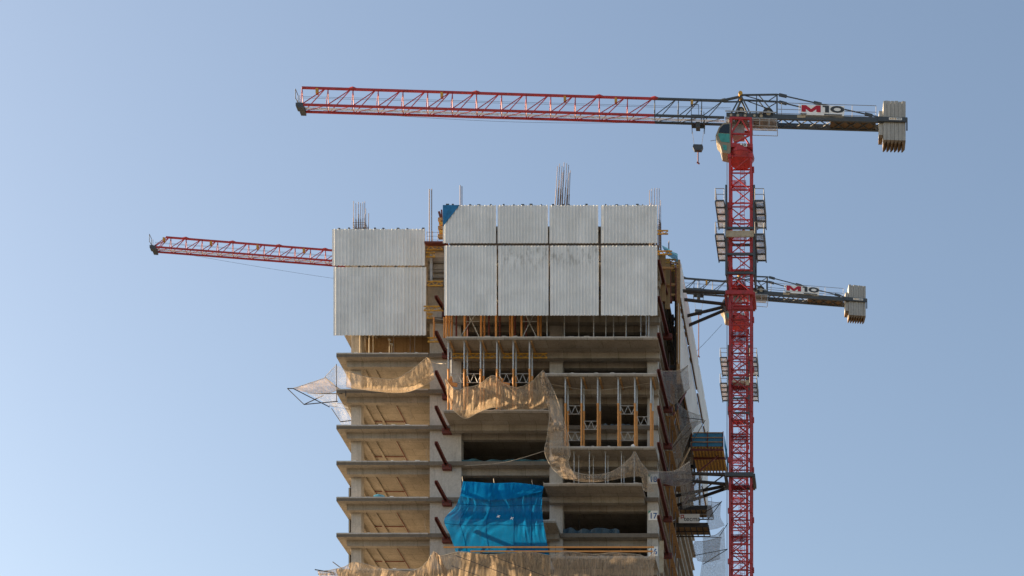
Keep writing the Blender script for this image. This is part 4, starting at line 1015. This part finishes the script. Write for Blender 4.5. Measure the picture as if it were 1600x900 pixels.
    for s in (-1, 1):
        for lev, zz in enumerate((zc - .9, zc - 4.1)):
            x0, x1 = s*(ho + .14), s*(ho + .98)
            a, b = min(x0, x1), max(x0, x1)
            fl = MB().box(X0 + a, X0 + b, Y - 2.1, Y + 2.1, Z0 + zz, Z0 + zz + .04).build('side_walkway', M['grate'], t)
            fr = MB()
            for k in range(5): yy = -2.1 + 4.2*k/4; fr.box(X0 + a, X0 + b, Y + yy - .05, Y + yy + .05, Z0 + zz - .12, Z0 + zz - .003)
            for xx in (a, b): fr.box(X0 + xx - .05, X0 + xx + .05, Y - 2.15, Y + 2.15, Z0 + zz - .25, Z0 + zz - .122)
            fr.build('walkway_frame', K_, fl)
            hr = MB()
            for w in (.55, 1.1):
                hr.tube(D(a, -2.1, zz + w), D(b, -2.1, zz + w), .03, 5); hr.tube(D(x1, -2.1, zz + w), D(x1, 2.1, zz + w), .03, 5); hr.tube(D(a, 2.1, zz + w), D(b, 2.1, zz + w), .03, 5)
            for yy in (-2.1, 0, 2.1): hr.tube(D(x1, yy, zz), D(x1, yy, zz + 1.1), .03, 5)
            hr.tube(D(x0, -2.1, zz), D(x0, -2.1, zz + 1.1), .03, 5)
            hr.build('walkway_rail', M['rail_grey'], fl)
    return t, L, D

crane(1158, 168.0, 190, 41.8, 2.33, 1.95, math.radians(2.6), 5, 8.0, 6, 'taller red tower crane in front, its jib reaching left above the tower', -4.15, (2.75, .55, 1.3), 16.19, 2.25, 2.42, 1)
crane(1155.5, 218.0, 461, 70.0, 1.80, 1.55, math.radians(7.8), 3, 9.0, 7, 'farther red tower crane behind the tower, with longer lower jib', -5.1, (2.6, 2.2, 5.4), 12.47, 2.15, 2.3, 2)

# ------------------------------------------------------------------ mast ties
def mast_tie(py, label, mat_c):
    Y = 168.0; X0 = XA(1157, Y); z = ZA(py, Y)
    t = thing('mast_tie', label, 'tie', (X0, Y, z), 'mast ties')
    w = 1.34
    for s in (-1, 1):
        MB().box(X0 - w, X0 + w, Y + s*w - .14, Y + s*w + .14, z - .18, z + .18).build('collar_beam', M[mat_c], t)
        MB().box(X0 + s*w - .14, X0 + s*w + .14, Y - w + .143, Y + w - .143, z - .18, z + .18).build('collar_beam', M[mat_c], t)
    for (ya, yw, zo) in ((166.7, 166.2, 0), (168.6, 167.4, -.05), (168.9, 171.4, .1), (169.4, 173.4, .05)):
        a = Vector((X0 - w - .05, ya, z)); b = Vector((XR + .02, yw, z + zo))
        MB().tube(a, b, .15, 10).build('strut', M['black_steel'], t)
        MB().bar(a + Vector((.15, 0, 0)), a - Vector((.3, 0, 0)), .12, .24).build('pin_lug', M['galv'], t)
        MB().box(XR - .02, XR + .2, yw - .3, yw + .3, z + zo - .35, z + zo + .35).build('wall_bracket', M['black_steel'], t)
mast_tie(470, 'upper mast tie with red collar and dark struts to the tower', 'crane_red')
mast_tie(752, 'lower mast tie with dark collar and struts to the tower', 'dark_steel')

# ------------------------------------------------------------------ formwork bundle at the top right corner
fw = thing('formwork_stack', 'bundle of brown formwork panels at the top right corner under blue sheet', 'formwork', P(1045, 480, 163))
for i, (x0, x1, y0, y1, Yd) in enumerate([(1031, 1040, 398, 470, 161), (1039, 1047, 404, 482, 163), (1047, 1054, 412, 470, 165), (1052, 1058, 418, 452, 166.5)]):
    MB().box(XA(x0, Yd), XA(x1, Yd), Yd, Yd + .12, ZA(y1, Yd), ZA(y0, Yd)).build('panel', M['plywood'], fw)
for i, (x0, x1, y, Yd) in enumerate([(1030, 1052, 420, 160.9), (1030, 1056, 446, 162.9), (1032, 1058, 462, 164.8)]):
    MB().box(XA(x0, Yd), XA(x1, Yd), Yd - .2, Yd - .02, ZA(y + 1.5, Yd), ZA(y - 1.5, Yd)).build('waler', M['timber'], fw)
for px in (1048, 1056): MB().tube(P(px, 470, 162), P(px, 408, 162), .05).build('prop_tube', M['oxide'], fw)
# ------------------------------------------------------------------ loose material on the floors
def low_sheet(x0, x1, k, Y, h, mat, label, cat='sheet'):
    z = LZ(k) + .03; vs = []; fs = []; n = 24
    for i in range(n + 1):
        x = x0 + (x1 - x0) * i / n; hh = h * (0.8 + .2 * math.sin(i * .7) * math.sin(i * .31))
        vs += [(x, Y + .08 * math.sin(i * 2.1), z), (x, Y + .12 * math.sin(i * 1.3), z + hh), (x, Y + .6, z + hh * .8), (x, Y + .7, z)]
    for i in range(n):
        for a in range(3): fs.append((4*i + a, 4*i + a + 1, 4*i + a + 5, 4*i + a + 4))
    fs += [(0, 1, 2, 3), (4*n, 4*n+1, 4*n+2, 4*n+3)]
    tag(MB().add(vs, fs).build('folded_sheet', mat, base=((x0+x1)/2, Y, z)), label, cat)
dkb = m_paint('dark_blue_sheet', (0.03,0.07,0.11), 0.5); gyb = m_paint('grey_blue_sheet', (0.13,0.17,0.21), 0.6)
low_sheet(XA(880, 160.6), XA(968, 160.6), 5, 160.5, .75, dkb, 'dark blue folded sheet along the floor right of the blue drape')
low_sheet(XA(722, 160.6), XA(856, 160.6), 3, 160.5, .45, m_paint('teal_sheet', (0.02,0.10,0.13), 0.5), 'dark teal sheet along the floor above the blue drape')
low_sheet(XA(940, 160.6), XA(985, 160.6), 2, 160.5, .4, gyb, 'grey sheet on the inner floor behind the orange props')
low_sheet(XA(592, 161.2), XA(640, 161.2), 3, 161.2, .45, gyb, 'grey-blue sheet lying in the left bay, fourth floor down')
low_sheet(XA(600, 161.2), XA(668, 161.2), 4, 161.2, .45, gyb, 'grey-blue sheet lying in the left bay beside the blue scrap')
sk = MB()
for k, (dx, r, h) in enumerate([(0, .28, .42), (.32, .22, .2)]):
    c = P(990 , 697, YR + .5) + Vector((dx, 0, 0)); c.z = LZ(3) + .03
    sk.tube(c, c + Vector((0, 0, h * .6)), r, 9, r * .95); sk.tube(c + Vector((0, 0, h * .6)), c + Vector((.05, 0, h)), r * .95, 9, r * .4)
tag(sk.build('cement_sack', M['white'], base=P(990, 697, YR + .5), smooth=True), 'crumpled white sack at the foot of an orange prop', 'sack')
for i, (py0, py1) in enumerate([(763, 776), (812, 832), (864, 886)]):
    a = P(547.5, py0, 164); b = P(547.5, py1, 164)
    t = thing('edge_guard', ['top', 'middle', 'lowest'][i] + ' dark edge guard behind the left column', 'guard', b, 'edge guards on the left face')
    MB().box(a.x - .14, a.x + .14, 163.9, 165.5, b.z, a.z).build('board', M['dark_steel'], t)
    MB().tube((a.x, 163.85, b.z), (a.x, 163.85, a.z + .2), .04).build('post', M['black_steel'], t)

# hanging wires in the open bays
for i, (px, k, ln, lb) in enumerate([(667, 2, 1.6, 'upper left bay beside the pier'), (664.5, 4, 1.9, 'left bay beside the pier, above the bottom floors'), (905, 4, 1.7, 'dark bay left of the number 17'), (642, 1, 1.2, 'left bay just under the beige net')]):
    z = LZ(k) - .9; Y_ = YL + 1.6; x = XA(px, Y_)
    pts = [Vector((x + .06 * math.sin(j * 1.1 + i), Y_, z - ln * j / 8)) for j in range(9)]
    tag(MB().path(pts, .022, 4).build('hanging_wire', M['rope' if i != 2 else 'cable'], base=pts[0]), 'loose wire dangling in the ' + lb, 'wire')

# tube scaffold and loose timbers along the right-hand face
sc_ = thing('tube_scaffold', 'rusty tube scaffold climbing the right-hand face behind the red brackets', 'scaffold', (XR + .5, 166, LZ(6)))
for y in (165.2, 167.6, 170.4, 173.2):
    MB().tube((XR + .45, y, LZ(6)), (XR + .45, y, LZ(-1) - .5), .05, 6).build('upright', M['rebar'], sc_)
for k in range(0, 6):
    z = LZ(k) + 1.0
    MB().tube((XR + .45, 165.0, z), (XR + .45, 173.4, z), .045, 6).build('ledger', M['rebar'], sc_)
    MB().box(XR + .06, XR + .75, 165.0, 173.3, LZ(k) + .05, LZ(k) + .1).build('plank', M['timber'], sc_)
    MB().tube((XR + .45, 165.2 + 2.6 * (k % 2), LZ(k)), (XR + .45, 170.4, LZ(k) + 2.6), .035, 5).build('diagonal', M['galv'], sc_)
for i, (a, b) in enumerate([((1052, 648, 166), (1072, 612, 170)), ((1058, 740, 168), (1078, 700, 172)), ((1066, 790, 170), (1090, 748, 174)), ((1048, 620, 165), (1062, 672, 168))]):
    tag(MB().bar(P(*a), P(*b), .10, .16).build('loose_timber', M['timber' if i % 2 else 'oxide'], base=P(*a)), ['upper dull red', 'pale middle', 'lower dull red', 'steep pale'][i] + ' timber leaning on the right-hand face nets', 'timber', 'timbers on the right face')
cloth('debris_net', [row(167, [(1058,628),(1070,640),(1084,646),(1096,650)]), row(168, [(1060,650),(1070,660),(1080,664),(1090,662)]), row(169, [(1064,676),(1070,684),(1076,680),(1084,672)])], M['net_grey'],
      'small grey net pocket under the white side screens', 'net', 26, 14, .15)
cloth('debris_net', [row(168, [(1062,752),(1074,748),(1088,742),(1098,738)]), row(169, [(1064,772),(1076,770),(1088,768),(1098,770)]), row(170, [(1066,796),(1078,792),(1090,790),(1102,790)])], M['net_grey'],
      'grey net sheet hanging behind the lower mast tie struts', 'net', 26, 14, .15)
